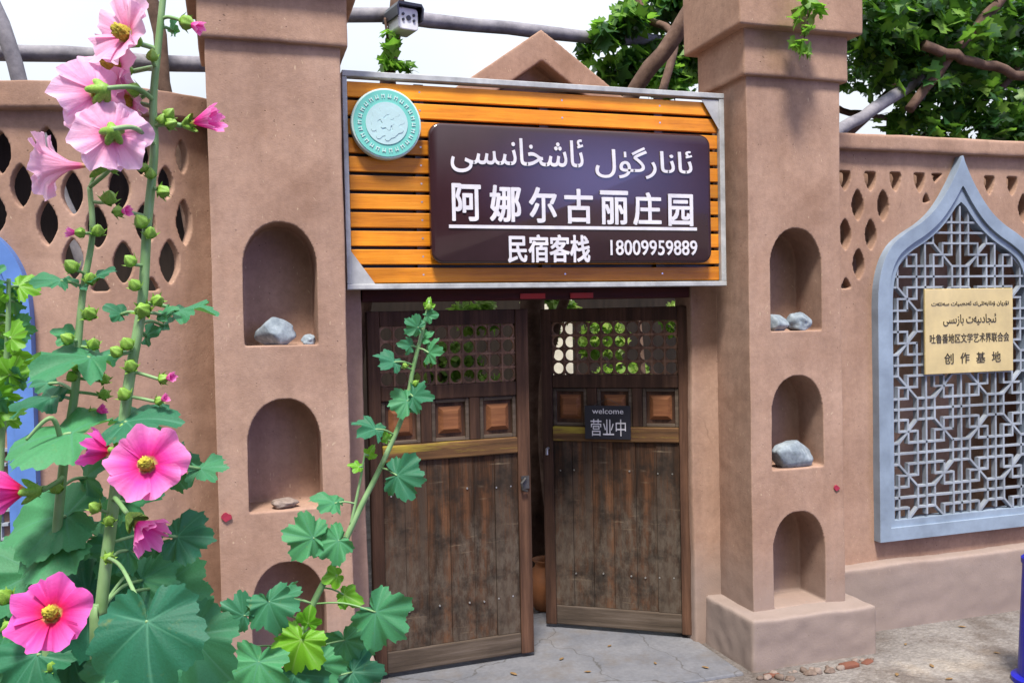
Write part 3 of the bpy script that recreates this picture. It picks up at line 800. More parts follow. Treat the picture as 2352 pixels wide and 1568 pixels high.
# ------------------------------------------------------------------ left wall, bowed, with holes
PATH = catmull([(-4.2, .62, 0), (-2.2, .40, 0), (-1.4, .29, 0), (-.85, .215, 0), (-.6, .18, 0), (-.4, .185, 0), (-.22, .25, 0), (-.075, .36, 0)], 24)
LEN = [0.0]
for i in range(1, len(PATH)): LEN.append(LEN[-1]+(PATH[i]-PATH[i-1]).length)
UT = LEN[-1]
def on_path(u):
    u = max(0, min(UT-1e-6, u)); lo, hi = 0, len(LEN)-1
    while hi-lo > 1:
        mid = (lo+hi)//2
        if LEN[mid] <= u: lo = mid
        else: hi = mid
    t = (u-LEN[lo])/(LEN[lo+1]-LEN[lo]); p = PATH[lo].lerp(PATH[lo+1], t)
    i0, i1 = max(0, lo-1), min(len(PATH)-1, lo+2); tg = (PATH[i1]-PATH[i0]).normalized()
    return p, tg
def u_of(px, z):
    best = None
    for k in range(2000):
        u = UT*k/1999; p, _ = on_path(u)
        if abs(p.x) > 3: continue
        x, y = pix((p.x, p.y, z)); e = abs(x-px)
        if best is None or e < best[0]: best = (e, u)
    return best[1]
def bend(me):
    for v in me.vertices:
        u, n, z = v.co; p, t = on_path(u); nn = Vector((-t.y, t.x, 0))
        if u > UT: p = p+t*(u-UT)
        v.co = (p.x+nn.x*n, p.y+nn.y*n, z)
    me.update(); return me
U0 = UT-2.6
lc = MB()
for px, py, s_, lim in ((5, 350, 1, None), (50, 427, 1, None), (-8, 492, .9, None), (107, 512, 1.02, None), (168, 443, 1, None), (163, 594, .98, None), (220, 520, 1, None), (277, 432, 1, None),
                        (112, 340, 1, None), (228, 345, 1, None), (330, 355, 1, None), (280, 602, 1, None), (385, 420, .8, None), (424, 360, .85, None), (424, 512, 1.12, None), (387, 602, 1.08, None), (334, 515, 1, None),
                        (225, 683, 1, 668), (343, 685, 1, 668), (-62, 425, 1, None)):
    u = u_of(px, 2.0); p, _ = on_path(u); z = at(px, py, p.y).z
    hw = .037 if px < 400 else .030
    pts = lens(u, z, .085*s_, hw*s_, zmin=at(px, lim, p.y).z if lim else -9)
    if len(pts) >= 3: lc.prism(pts, -.1, .4)
wl = empty('garden_wall', (0, 0, 0), label='bowed adobe garden wall left of the gate, pierced with large leaf shaped holes', cat='wall')
me = bend(adobe_mesh(MB().box(U0, UT, 0, .048, -.05, 2.43), [cutter(lc)], .0065, .004, 3, 12))
link('wall', me, M['adobe_plain'], wl, True)
me = bend(adobe_mesh(MB().box(U0, UT+.01, -.04, .13, 2.40, 2.50), (), .010, .008, 2, 13)); link('coping', me, M['adobe_plain'], wl, True)
me = bend(adobe_mesh(MB().box(U0, UT-.02, -.07, .18, -.05, .32), (), .012, .008, 4, 14)); link('plinth', me, M['adobe_grey'], wl, True)
pe = at(84, 900, .12); pu = u_of(84, 1.4)
p, t = on_path(pu-.53)
lattice_window((p.x, p.y, 0), math.atan2(t.y, t.x), 'bright blue lattice window with ogee top at the left edge, behind the hollyhocks', 'blue_paint')

# ------------------------------------------------------------------ stones in the niches
def rock(name, loc, size, mat, seed, label, group=None, rz=0, sub=4, rough=.16):
    bm = bmesh.new(); bmesh.ops.create_icosphere(bm, subdivisions=sub, radius=1)
    o_ = Vector((seed*7.3, seed*3.1, seed*1.9))
    for v in bm.verts:
        d = v.co.normalized(); k = 1+noise.noise(d*1.3+o_)*rough*2+noise.noise(d*3.1+o_)*rough*.6+noise.noise(d*9+o_)*rough*.14
        q = d*k; q.z = max(q.z, -.72+.05*noise.noise(d*4+o_)); v.co = Vector((q.x*size[0], q.y*size[1], q.z*size[2]))
    rr_ = random.Random(seed*13+1)
    for _ in range(13):                                   # fracture faces
        nrm = Vector((rr_.gauss(0, 1), rr_.gauss(0, 1), rr_.gauss(0, 1))).normalized(); lim = rr_.uniform(.66, .9)
        for v in bm.verts:
            q = Vector((v.co.x/size[0], v.co.y/size[1], v.co.z/size[2])); e = q.dot(nrm)-lim
            if e > 0: q -= nrm*e*.88; v.co = Vector((q.x*size[0], q.y*size[1], q.z*size[2]))
    zmin = min(v.co.z for v in bm.verts)
    for v in bm.verts: v.co.z -= zmin
    me = bpy.data.meshes.new(name); bm.to_mesh(me); bm.free()
    o = link(name, me, mat, None, True, loc, label=label, cat='stone' if 'brick' not in name else 'brick', group=group); o.rotation_euler.z = rz; return o
GS = 'stones laid in the pillar niches'
rock('stone', (.148, .075, 1.503), (.083, .06, .066), M['stone'], 1, 'large pale stone in the top niche of the left pillar', GS)
rock('stone', (.266, .045, 1.503), (.031, .03, .026), M['stone'], 2, 'small grey stone beside the large one in the top left niche', GS)
rock('stone', (.155, .055, .866), (.056, .04, .026), M['stone_warm'], 3, 'flat pinkish stone in the middle niche of the left pillar', GS)
rock('stone', (2.40, .07, 1.502), (.066, .055, .050), M['stone'], 4, 'pale left hand stone of the pair in the top right niche', GS)
rock('stone', (2.512, .055, 1.502), (.064, .055, .056), M['stone'], 6, 'round blue grey stone on the right in the top right niche', GS)
rock('stone', (2.462, .06, .866), (.12, .065, .075), M['stone'], 8, 'wide white stone filling the middle niche of the right pillar', GS, .1)

# little dark pink petals stuck to the plaster
def petal_bit(px, py, y, s, label):
    p = at(px, py, y); n = 14
    mb = MB(); rr = random.Random(int(px))
    pts = [(s*(1+.35*math.cos(2*t+.5)+rr.uniform(-.12, .12))*math.cos(t), s*(1.1+.2*math.cos(3*t))*math.sin(t)) for t in [2*math.pi*k/n for k in range(n)]]
    mb.prism(pts, -.003, .004).build('petal', M['petal_red'], None, loc=p, label=label, cat='petal', group='dark pink petals stuck on the pillars')
petal_bit(521, 1187, -.004, .015, 'dark pink petal stuck to the left pillar beside the middle niche')
petal_bit(1922, 1120, -.004, .012, 'dark pink petal stuck to the right pillar edge between two niches')

# ------------------------------------------------------------------ small things on the ground
def lathe(prof, n=24, M4=None):
    mb = MB()
    for r_, z in prof:
        for k in range(n):
            a = 2*math.pi*k/n; mb.v.append(Vector((r_*math.cos(a), r_*math.sin(a), z)))
    for i in range(len(prof)-1):
        for k in range(n): mb.f.append((i*n+k, i*n+(k+1) % n, (i+1)*n+(k+1) % n, (i+1)*n+k))
    mb.f.append(tuple(range(n))[::-1]); return mb
p = at(1256, 1455, 1.0)
pj = empty('clay_jar', (p.x, 1.0, .012), label='brown clay jar just inside the gap of the gate', cat='jar')
lathe([(.06, 0), (.10, .05), (.12, .12), (.105, .19), (.06, .23), (.055, .25), (.075, .27), (.065, .272), (.048, .25), (.04, .2)]).build('body', M['clay'], pj, smooth=True)
hm = MB().tube([(.07, 0, .24), (.13, 0, .22), (.13, 0, .16), (.11, 0, .13)], .012, 8); hm.build('handle', M['clay'], pj, smooth=True)
rr = random.Random(11)
GB = 'broken bricks and stones under the right plinth'
for k, (px, py, s) in enumerate(((1775, 1552, .036), (1815, 1560, .032), (1862, 1547, .038), (1905, 1542, .036), (1950, 1530, .044), (1992, 1520, .034))):
    d = ray(px, py); t = -CAM.z/d.z; p = CAM+d*t
    lb = ['orange red brick chip under the left corner of the right plinth', 'grey pebble next to the corner brick chip under the plinth', 'dark brown stone in the middle of the rubble under the plinth', 'second dark stone from the right in the rubble under the plinth', 'long red brick piece in the rubble below the plinth', 'orange brick chip at the right end of the rubble under the plinth'][k]
    if k in (0, 4, 5):
        bm_ = MB().box(-s, s, -s*.5, s*.5, 0, s*.62); me = adobe_mesh(bm_, (), .006, .006, 2, 20+k)
        o = link('brick_chip', me, M['brick'], None, True, (p.x, p.y, -.012), label=lb, cat='brick', group=GB); o.rotation_euler.z = rr.uniform(-.5, .5)
    else: rock('stone', (p.x, p.y, -.01), (s*.9, s*.6, s*.5), M['earth'], 20+k, lb, GB)
p = at(835, 1560, -.12)
rock('stone', (p.x, -.12, -.0), (.11, .07, .12), M['stone_white'], 31, 'pale stone at the foot of the gate beside the dark leaves')
GR = 'pebbles and earth clods along the foot of the right plinth'
for k in range(16):
    px = 1745+k*17+rr.uniform(-6, 6); py = 1556-(px-1745)*.155+rr.uniform(-4, 9); d = ray(px, py); p = CAM+d*(-CAM.z/d.z); s = rr.uniform(.008, .022)
    rock('pebble', (p.x, p.y, -.006), (s*1.2, s, s*.8), M['stone_warm' if k % 3 else 'earth'], 60+k, 'small pebble in the loose rubble along the foot of the right plinth', GR, rr.uniform(0, 3), 2)
rl2 = random.Random(9)
O_ = [(0, 1), (.35, .5), (.42, 0), (.25, -.6), (0, -1), (-.25, -.6), (-.42, 0), (-.35, .5)]
for k, (px, py) in enumerate(((1290, 1520), (1400, 1490), (1505, 1530), (1180, 1555), (1620, 1540), (2080, 1480), (2140, 1530), (2210, 1440), (2290, 1500), (2060, 1550), (2180, 1560), (1350, 1550))):
    d = ray(px, py); p = CAM+d*(-CAM.z/d.z); s = rl2.uniform(.014, .024); mb = MB(); a0 = rl2.uniform(0, 6)
    mb.v.append(Vector((0, 0, s*.25)))
    for x, y in O_: mb.v.append(Vector(((x*math.cos(a0)-y*math.sin(a0))*s, (x*math.sin(a0)+y*math.cos(a0))*s, s*(.35*abs(x)+.12*y*y))))
    mb.f = [(0, 1+i, 1+(i+1) % 8) for i in range(8)]
    mb.build('fallen_leaf', M['dry_leaf'], None, smooth=True, loc=(p.x, p.y, .016 if .44 < p.x < 2.09 and p.y > -.12 else .003), label='small dry leaf lying flat on the ground in front of the gate and right plinth', cat='leaf', group='dry leaves scattered on the ground')
# blue post at the right edge
MB().tube([(1.72, 1.6, -.02), (1.715, 1.6, 1.2), (1.725, 1.6, 2.6)], [.085, .078, .072], 14).build('gap_filler_post', M['bark'], None, smooth=True, label='thick dark post added just behind the gap of the gate to darken it', cat='post')  # added post, fills the gap between the leaves with dark
bo = empty('blue_bollard', (3.222, -.62, 0), label='bright blue post cut off by the right edge of the photo', cat='bollard')
bq = lathe([(.12, 0), (.12, .02), (.095, .03), (.075, .50), (.08, .51), (.08, .53), (.055, .55), (.0, .555)], 28)
bq.build('post', M['blue'], bo, smooth=False)

# ------------------------------------------------------------------ plant tools
def leaf_mesh(seed, lobes=5, depth=.34, ser=.06, cup=.12, wave=.06, na=96, nr=8, fold=.25):
    rr = random.Random(seed)
    if lobes == 5: ax = [0, .95, -.95, 1.95, -1.95]; ln = [1, .92, .92, .70, .70]
    elif lobes == 3: ax = [0, 1.15, -1.15]; ln = [1, .78, .78]
    else: ax = [0, .8, -.8, 1.6, -1.6, 2.35, -2.35]; ln = [1, .96, .96, .88, .88, .7, .7]
    ln = [l*rr.uniform(.93, 1.05) for l in ln]
    def rad(t):
        r_ = 0
        for a, l in zip(ax, ln):
            d = abs((t-a+math.pi) % (2*math.pi)-math.pi)
            r_ = max(r_, l*((1-depth)+depth*max(0, math.cos(min(d*2.6, math.pi/2)))**.8) * (1 if d < 1 else max(.45, 1-.35*(d-1))))
        back = abs(abs(t)-math.pi)
        if back < .42: r_ *= .25+.75*(back/.42)**.7
        return r_*(1+ser*math.sin(t*23+seed)*.5+ser*.7*math.sin(t*41+2*seed)*.5)
    ph = rr.uniform(0, 6.28); vs = [(0, 0, 0)]; vein = [1.0]; fs = []
    for j in range(1, nr+1):
        q = j/nr
        for i in range(na):
            t = -math.pi+2*math.pi*i/na; r_ = rad(t)*q
            x, y = r_*math.sin(t), r_*math.cos(t)
            dmin = min(abs((t-a+math.pi) % (2*math.pi)-math.pi)*r_ for a in ax)
            z = fold*dmin*.55 - cup*r_*r_ + wave*q*q*math.sin(t*5+ph)+.5*wave*q*q*math.sin(t*11+ph*2)
            z -= .18*max(0, y)**2
            vs.append((x, y+.0, z)); vein.append(max(0, 1-dmin/(.022*(1.25-q)))*.75)
    for i in range(na): fs.append((0, 1+(i+1) % na, 1+i))
    for j in range(nr-1):
        b = 1+j*na
        for i in range(na): fs.append((b+i, b+(i+1) % na, b+na+(i+1) % na, b+na+i))
    me = bpy.data.meshes.new('leaf'); me.from_pydata(vs, [], fs); me.update()
    at_ = me.attributes.new('vein', 'FLOAT', 'POINT'); at_.data.foreach_set('value', vein)
    me.polygons.foreach_set('use_smooth', [True]*len(me.polygons)); return me
LEAF_BIG = [leaf_mesh(s, 5, .24, .07, .16, .07, 144, 10) for s in (1, 2, 3)]
LEAF_LOBE = [leaf_mesh(10+s, 5, .46, .09, .16, .11, 120, 8) for s in range(4)]
LEAF_SM = [leaf_mesh(20+s, 3, .4, .06, .2, .10, 64, 5) for s in range(4)]
def inst(name, src, mats, parent, Mx, label=None):
    key = (src.name, mats.name)
    if key not in CACHE:
        c = src.copy(); c.materials.clear(); c.materials.append(mats); CACHE[key] = c
    o = bpy.data.objects.new(name, CACHE[key]); COL.objects.link(o); o.parent = parent; o.matrix_local = Mx
    if label: o['label'] = label
    return o
CACHE = {}
BACK = -Vector((FW.x, FW.y, 0)).normalized(); RT = Vector((cy_, -sy_, 0)); UP = Vector((0, 0, 1))
def frame(tip_deg, tilt, roll, base, size):
    """matrix for a leaf whose tip points at tip_deg on the view plane; tilt tips it away, roll turns it about its midrib"""
    a = R(tip_deg); y = RT*math.cos(a)+UP*math.sin(a); z = BACK.copy(); x = y.cross(z)
    q = Matrix((x, y, z)).transposed()
    q = q @ Matrix.Rotation(R(roll if math.cos(a) < 0 else -roll), 3, 'Y') @ Matrix.Rotation(R(tilt), 3, 'X')
    m4 = q.to_4x4() @ Matrix.Scale(size, 4); m4.translation = base; return m4
def flower_mesh(seed, wide=1.0, ruf=.07, np_=5, trumpet=False):
    """wide 1: flat open bowl; 0: furled trumpet. unit radius, facing +Z"""
    rr = random.Random(seed); vs = []; fs = []; rad = []; ang = []
    nu, nv = 17, 13
    for k in range(np_):
        b = len(vs); ph = rr.uniform(0, 6); a0 = 2*math.pi*k/np_+rr.uniform(-.1, .1); lift = .03*(k % 2)+rr.uniform(0, .03); ls = rr.uniform(.92, 1.06)
        for j in range(nv+1):
            v = j/nv
            for i in range(nu):
                u = -1+2*i/(nu-1)
                hw = .86
                t = a0+u*hw
                rim = 1-.16*abs(u)**3+.03*math.sin(7*u+ph)+.02*math.sin(15*u+2*ph)
                s = v*(rim if v > .3 else 1+(rim-1)*v/.3)*ls
                rho = s*(wide*1.0+(1-wide)*.42)
                h = s*(.34*wide+1.25*(1-wide)) - wide*.24*s*s
                if trumpet:
                    fl_ = max(0, (v-.45)/.55)
                    rho = s*.30+rho*0+(.95-.30)*fl_**1.25*rim*ls; h = 1.25*min(v, .75)/.75+.12*fl_
                h += ruf*v*v*math.sin(6*u+ph)+ruf*.6*v**3*math.sin(13*u+ph*2)+ruf*.25*v*v*math.sin(23*u+ph*3) + lift*v + .07*u*v
                rho += ruf*.5*v*v*math.sin(5*u+ph*1.3)
                vs.append((rho*math.cos(t), rho*math.sin(t), h)); rad.append(v); ang.append(k+u*.5)
        for j in range(nv):
            for i in range(nu-1):
                a = b+j*nu+i; fs.append((a, a+1, a+nu+1, a+nu))
    me = bpy.data.meshes.new('petals'); me.from_pydata(vs, [], fs); me.update()
    for nm_, d in (('rad', rad), ('ang', ang)):
        q = me.attributes.new(nm_, 'FLOAT', 'POINT'); q.data.foreach_set('value', d)
    me.polygons.foreach_set('use_smooth', [True]*len(me.polygons)); return me
def cup_mesh(n=5, L_=.42, r_=.30):
    mb = MB(); k = n*6; prof = [(.05, -.22), (.16, -.18), (.24, -.05), (r_, .10), (r_*1.08, .26), (r_*1.0, L_)]
    for j, (rr_, z) in enumerate(prof):
        for i in range(k):
            a = 2*math.pi*i/k; pt = abs(math.cos(n*a/2)); tt = j/(len(prof)-1)
            q = 1 if tt < .4 else 1+(tt-.4)*1.1*pt-(tt-.4)*(1-pt)*.5
            zz = z if tt < .5 else .1+(z-.1)*(.25+.75*pt)
            mb.v.append(Vector((rr_*q*math.cos(a), rr_*q*math.sin(a), zz)))
    for j in range(len(prof)-1):
        for i in range(k): mb.f.append((j*k+i, j*k+(i+1) % k, (j+1)*k+(i+1) % k, (j+1)*k+i))
    mb.f.append(tuple(range(k))[::-1])
    me = mb.mesh('calyx'); me.polygons.foreach_set('use_smooth', [True]*len(me.polygons)); return me
CALYX = cup_mesh()
def stamen_mesh():
    bm = bmesh.new(); bmesh.ops.create_icosphere(bm, subdivisions=4, radius=1)
    for v in bm.verts:
        d = v.co.normalized(); k = 1+.3*noise.noise(d*6)+.3*noise.noise(d*15); v.co = Vector((d.x*k*.16, d.y*k*.16, .20+d.z*k*.27))
    me = bpy.data.meshes.new('stamen'); bm.to_mesh(me); bm.free(); me.polygons.foreach_set('use_smooth', [True]*len(me.polygons)); return me
STAMEN = stamen_mesh()
def bud_mesh(seed):
    rr = random.Random(seed); mb = MB(); k = 25; prof = [(.08, -.5), (.40, -.42), (.56, -.15), (.55, .1), (.40, .38), (.22, .6), (.05, .78)]
    for j, (r_, z) in enumerate(prof):
        for i in range(k):
            a = 2*math.pi*i/k; q = 1+.13*math.cos(5*a+j*.25)*(j > 1); mb.v.append(Vector((r_*q*math.cos(a), r_*q*math.sin(a), z)))
    for j in range(len(prof)-1):
        for i in range(k): mb.f.append((j*k+i, j*k+(i+1) % k, (j+1)*k+(i+1) % k, (j+1)*k+i))
    mb.f.append(tuple(range(k))[::-1]); mb.f.append(tuple(range(len(mb.v)-k, len(mb.v))))
    b0 = len(mb.v)
    for e in range(6):                                    # loose bract tips round the base
        a = 2*math.pi*e/6+rr.uniform(-.2, .2); n = len(mb.v); ca, sa = math.cos(a), math.sin(a); w_ = .2
        mb.v += [Vector((.4*ca-w_*sa, .4*sa+w_*ca, -.4)), Vector((.4*ca+w_*sa, .4*sa-w_*ca, -.4)), Vector((.95*ca, .95*sa, .1+rr.uniform(-.2, .3)))]
        mb.f.append((n, n+1, n+2))
    me = mb.mesh('bud'); me.polygons.foreach_set('use_smooth', [True]*len(me.polygons)); return me
for_buds = 1
BUDS = [bud_mesh(s) for s in range(3)]
FL_OPEN = [flower_mesh(s, .86, .10) for s in (1, 2)]
FL_BOWL = [flower_mesh(10+s, .72, .08) for s in (1, 2, 3)]
FL_HALF = [flower_mesh(20+s, .35, .09) for s in (1, 2)]
FL_FURL = [flower_mesh(30+s, .12, .05) for s in (1, 2)]
FL_TRUM = [flower_mesh(40+s, .6, .07, 5, True) for s in (1, 2)]
def facing(v, base, size, spin=0):
    q = v.normalized().to_track_quat('Z', 'Y').to_matrix() @ Matrix.Rotation(spin, 3, 'Z')
    m4 = q.to_4x4() @ Matrix.Scale(size, 4); m4.translation = base; return m4
def vdir(deg, toward):
    """direction at an angle on the view plane, leaning towards the viewer by toward degrees"""
    a, b = R(deg), R(toward); return (RT*math.cos(a)+UP*math.sin(a))*math.cos(b)+BACK*math.sin(b)

def hollyhock(root_px, y0, label, group, stems, flowers, buds, leaves, leafmat='holly_leaf', rad=.009):
    foot = at(*root_px, y0); root = empty('hollyhock', (foot.x, y0, 0), label=label, cat='flower', group=group)
    inv = Vector((foot.x, y0, 0)); st = MB(); lines = []
    for line, rr_ in stems:
        P = [at(q[0], q[1], y0+(q[2] if len(q) > 2 else 0)) for q in line]
        if P[-1].z > P[0].z: P = P[::-1]
        if rr_ > .006 or line[-1][1] > 1500: P.append(Vector((P[-1].x*.4+foot.x*.6, y0, -.02)))
        C = catmull([p_-inv for p_ in P], 8); lines += C; n = len(C)
        st.tube(C, [rr_*(.45+.55*i/(n-1)) for i in range(n)], 8)
    def nearest(p_):
        c = [q for q in lines if q.z < p_.z+.02] or lines
        return min(c, key=lambda q: (q-p_).length)
    def stalk(p_, out, r1=.0022, sag=.3):
        q = nearest(p_); L_ = (p_-q).length
        if L_ < .004 or L_ > .5: 
            if L_ > .5: q = p_ - Vector((0, 0, .3)) + (q-p_).normalized()*.1
            else: return
        mid = (q+p_)/2 + out*L_*sag*.5+Vector((0, 0, .08*L_))
        st.tube(catmull([q, mid, p_], 6), [r1*1.2]*12+[r1], 6)
    for i, (kind, px, py, dy, size, deg, tow, mat) in enumerate(flowers):
        c = at(px, py, y0+dy)-inv; s = size*mpp(c+inv); v = vdir(deg, tow)
        src = {'o': FL_OPEN, 'b': FL_BOWL, 'h': FL_HALF, 'f': FL_FURL, 't': FL_TRUM}[kind]; src = src[i % len(src)]
        if kind in 'ob': base = c-v*s*.15
        elif kind == 't': base = c-v*s*1.2
        else: base = c-v*s*.6
        fl = inst('flower', src, M[mat], root, facing(v, base, s, i*1.3))
        if kind in 'ob': inst('stamen', STAMEN, M['stamen'], fl, Matrix.Identity(4))
        inst('calyx', CALYX, M['bud'], fl, Matrix.Translation((0, 0, -.17 if kind in 'ob' else -.12)) @ Matrix.Scale(.62 if kind in 'ob' else .75, 4))
        stalk(base-v*s*.3, -v, .0026)
    for i, (px, py, size, deg, tow, tip) in enumerate(buds):
        c = at(px, py, y0-.015)-inv; s = size*.80*mpp(c+inv); v = vdir(deg, tow)
        b_ = inst('bud', BUDS[i % 3], M['bud'], root, facing(v, c, s, i*.8))
        if tip: inst('petal_tip', FL_FURL[i % 2], M[tip], b_, Matrix.Translation((0, 0, .05)) @ Matrix.Scale(1.15, 4))
        stalk(c-v*s*.45, -v, .0019)
    for i, lf in enumerate(leaves):
        kind, px, py, dy, size, deg, tilt, roll = lf[:8]; mat = lf[8] if len(lf) > 8 else leafmat
        src = {'B': LEAF_BIG, 'L': LEAF_LOBE, 'S': LEAF_SM}[kind]; src = src[i % len(src)]
        c = at(px, py, y0+dy)-inv; s = size*mpp(c+inv)*.55
        a = R(deg); tipv = RT*math.cos(a)+UP*math.sin(a); base = c-tipv*s*.28*math.cos(R(tilt))
        inst('leaf', src, M[mat], root, frame(deg, tilt, roll, base, s))
        stalk(base, BACK*.1, .0019)
    st.build('stem', M['stem'], root, smooth=True)
    return root

GH = 'pink hollyhocks growing in front of the left wall'
# main stem, top flowers
hollyhock((225, 1500), -2.3, 'tallest hollyhock, pale pink flowers along its top in front of the left wall', GH,
    [([(378, -40), (366, 80), (352, 230), (354, 350), (338, 520), (326, 700), (296, 880), (262, 1150), (232, 1400), (225, 1600)], .0085)],
    [('o', 285, 78, -.02, 100, 150, 55, 'petal_pale'), ('o', 262, 152, .02, 98, 172, 55, 'petal_pale'), ('b', 222, 215, -.03, 104, 186, -38, 'petal_pale'), ('o', 292, 232, .02, 80, 215, 50, 'petal_pale'),
     ('o', 258, 312, -.05, 96, 200, -62, 'petal_pale'), ('o', 205, 262, .03, 88, 205, 50, 'petal_pale'),
     ('f', 468, 277, -.02, 62, 8, 12, 'petal_pink'),
     ('o', 336, 1066, -.10, 98, 60, 68, 'petal_pink'), ('h', 338, 1222, -.08, 78, -35, 20, 'petal_pink'), ('h', 222, 1030, -.04, 70, 165, 10, 'petal_mag')],
    [(428, 52, 36, -25, 10, 'petal_pink'), (350, 130, 28, 80, 20, None), (308, 207, 34, 160, 20, None), (392, 284, 30, 5, 25, None),
     (372, 275, 26, 60, 20, None), (345, 400, 26, 70, 30, None), (375, 440, 32, -10, 30, None), (272, 486, 28, 0, 20, 'petal_pink'), (325, 510, 34, 110, 40, None), (345, 535, 30, 60, 40, None),
     (300, 600, 30, 120, 40, None), (310, 655, 30, 100, 45, None), (328, 712, 38, 80, 75, None), (362, 690, 30, 30, 40, None), (292, 790, 32, 100, 40, None), (268, 808, 30, 130, 45, None), (300, 840, 32, 80, 50, None),
     (375, 870, 26, 10, 20, 'petal_pink'), (285, 905, 32, 100, 40, None), (365, 920, 22, 20, 20, 'petal_pink'), (218, 1165, 30, 120, 45, None), (250, 1195, 26, 70, 45, None), (250, 1280, 26, 50, 40, None), (330, 385, 24, 120, 40, None), (388, 262, 28, 40, 20, None), (280, 985, 22, 80, 10, None)],
    [('L', 432, 715, .02, 150, -4, 20, 74), ('S', 400, 65, .02, 60, 70, 30, 40), ('L', 430, 1232, .05, 150, 0, 10, 35), ('L', 478, 1076, .05, 120, 0, 15, 66), ('B', 320, 962, -.02, 200, 12, 5, 64),
     ('B', 345, 1468, -.25, 300, -82, 28, 4), ('S', 385, 745, .05, 80, 15, 30, 60), ('L', 350, 1340, .12, 170, -20, 20, 30), ('L', 310, 1150, .10, 150, 10, 25, 35), ('S', 345, 770, .03, 80, 10, 40, 30), ('L', 270, 1260, .12, 160, 170, 20, 30),
     ('S', 270, 720, .03, 70, 165, 40, 50), ('S', 380, 720, .0, 70, 10, 30, 50), ('L', 395, 1075, .12, 140, -60, 20, 10), ('B', 400, 1360, .14, 220, -20, 25, 20), ('B', 180, 1400, .12, 260, 230, 30, 20), ('B', 460, 1480, .08, 220, -50, 25, 15), ('L', 330, 1015, .1, 170, -10, 30, 35),
     ('B', 250, 1420, .2, 260, -60, 25, 10), ('L', 440, 1400, .2, 160, 10, 20, 30), ('B', 300, 1500, .16, 280, 210, 25, 15), ('L', 365, 1290, .2, 170, 30, 20, 30), ('L', 300, 1560, -.05, 260, -60, 25, 20)])
# second stem to its left
hollyhock((110, 1500), -2.2, 'shorter hollyhock with green buds, left of the tallest one', GH,
    [([(206, 430), (212, 540), (192, 660), (180, 780), (172, 900), (148, 1050), (128, 1250), (108, 1500)], .0075), ([(148, 1050, -.05), (120, 960, -.08), (60, 1010, -.08)], .004)],
    [('t', 118, 380, -.04, 84, 180, 8, 'petal_pale'), ('h', 15, 1128, -.06, 85, 178, 10, 'petal_mag'), ('o', 118, 1408, -.16, 98, 75, 62, 'petal_mag')],
    [(262, 384, 30, 0, 10, None), (250, 455, 36, 60, 40, None), (185, 535, 26, 175, 20, 'petal_pink'), (225, 530, 30, 60, 40, None), (165, 612, 34, 120, 45, None), (208, 640, 30, 60, 40, None), (205, 720, 34, 80, 60, None), (215, 790, 30, 60, 40, None), (155, 778, 30, 130, 45, None), (175, 840, 28, 100, 40, None), (165, 865, 26, 100, 40, None), (215, 948, 26, 20, 10, 'petal_mag'), (80, 1128, 30, 0, 20, None), (130, 1120, 30, 90, 40, None), (10, 1370, 40, 90, 40, None), (240, 905, 28, 30, 40, None), (240, 870, 26, 50, 40, None), (20, 1440, 36, 60, 40, None), (120, 1530, 26, 90, 40, None)],
    [('L', 120, 645, .0, 130, 178, 20, 76), ('L', 170, 820, -.02, 250, 176, 15, 72), ('B', 120, 1000, -.06, 290, 186, 5, 66), ('L', 90, 915, .0, 180, 184, 5, 72), ('B', 110, 1190, .02, 270, 186, 5, 52), ('B', 120, 1258, .0, 240, 195, 5, 58), ('L', 225, 640, .0, 110, 5, 30, 70),
     ('B', 60, 1330, .10, 240, 210, 35, 14), ('B', 210, 1330, .10, 200, -30, 35, 14), ('L', 70, 1530, .0, 220, 240, 25, 15), ('L', 175, 1520, .05, 180, -70, 25, 10), ('L', 250, 1230, .10, 190, 10, 45, 30), ('L', 215, 1090, .05, 150, 20, 40, 30), ('S', 150, 770, .0, 80, 170, 30, 40), ('L', 30, 1440, .1, 200, 250, 30, 10), ('L', 170, 1460, .16, 200, -60, 20, 5), ('B', 60, 1310, .16, 220, 190, 10, 50), ('B', 90, 1480, .2, 260, -80, 25, 10), ('B', 20, 1400, .18, 240, 240, 25, 15), ('B', 230, 1380, .22, 240, -40, 20, 15), ('S', 100, 880, .06, 80, 175, 10, 60)])
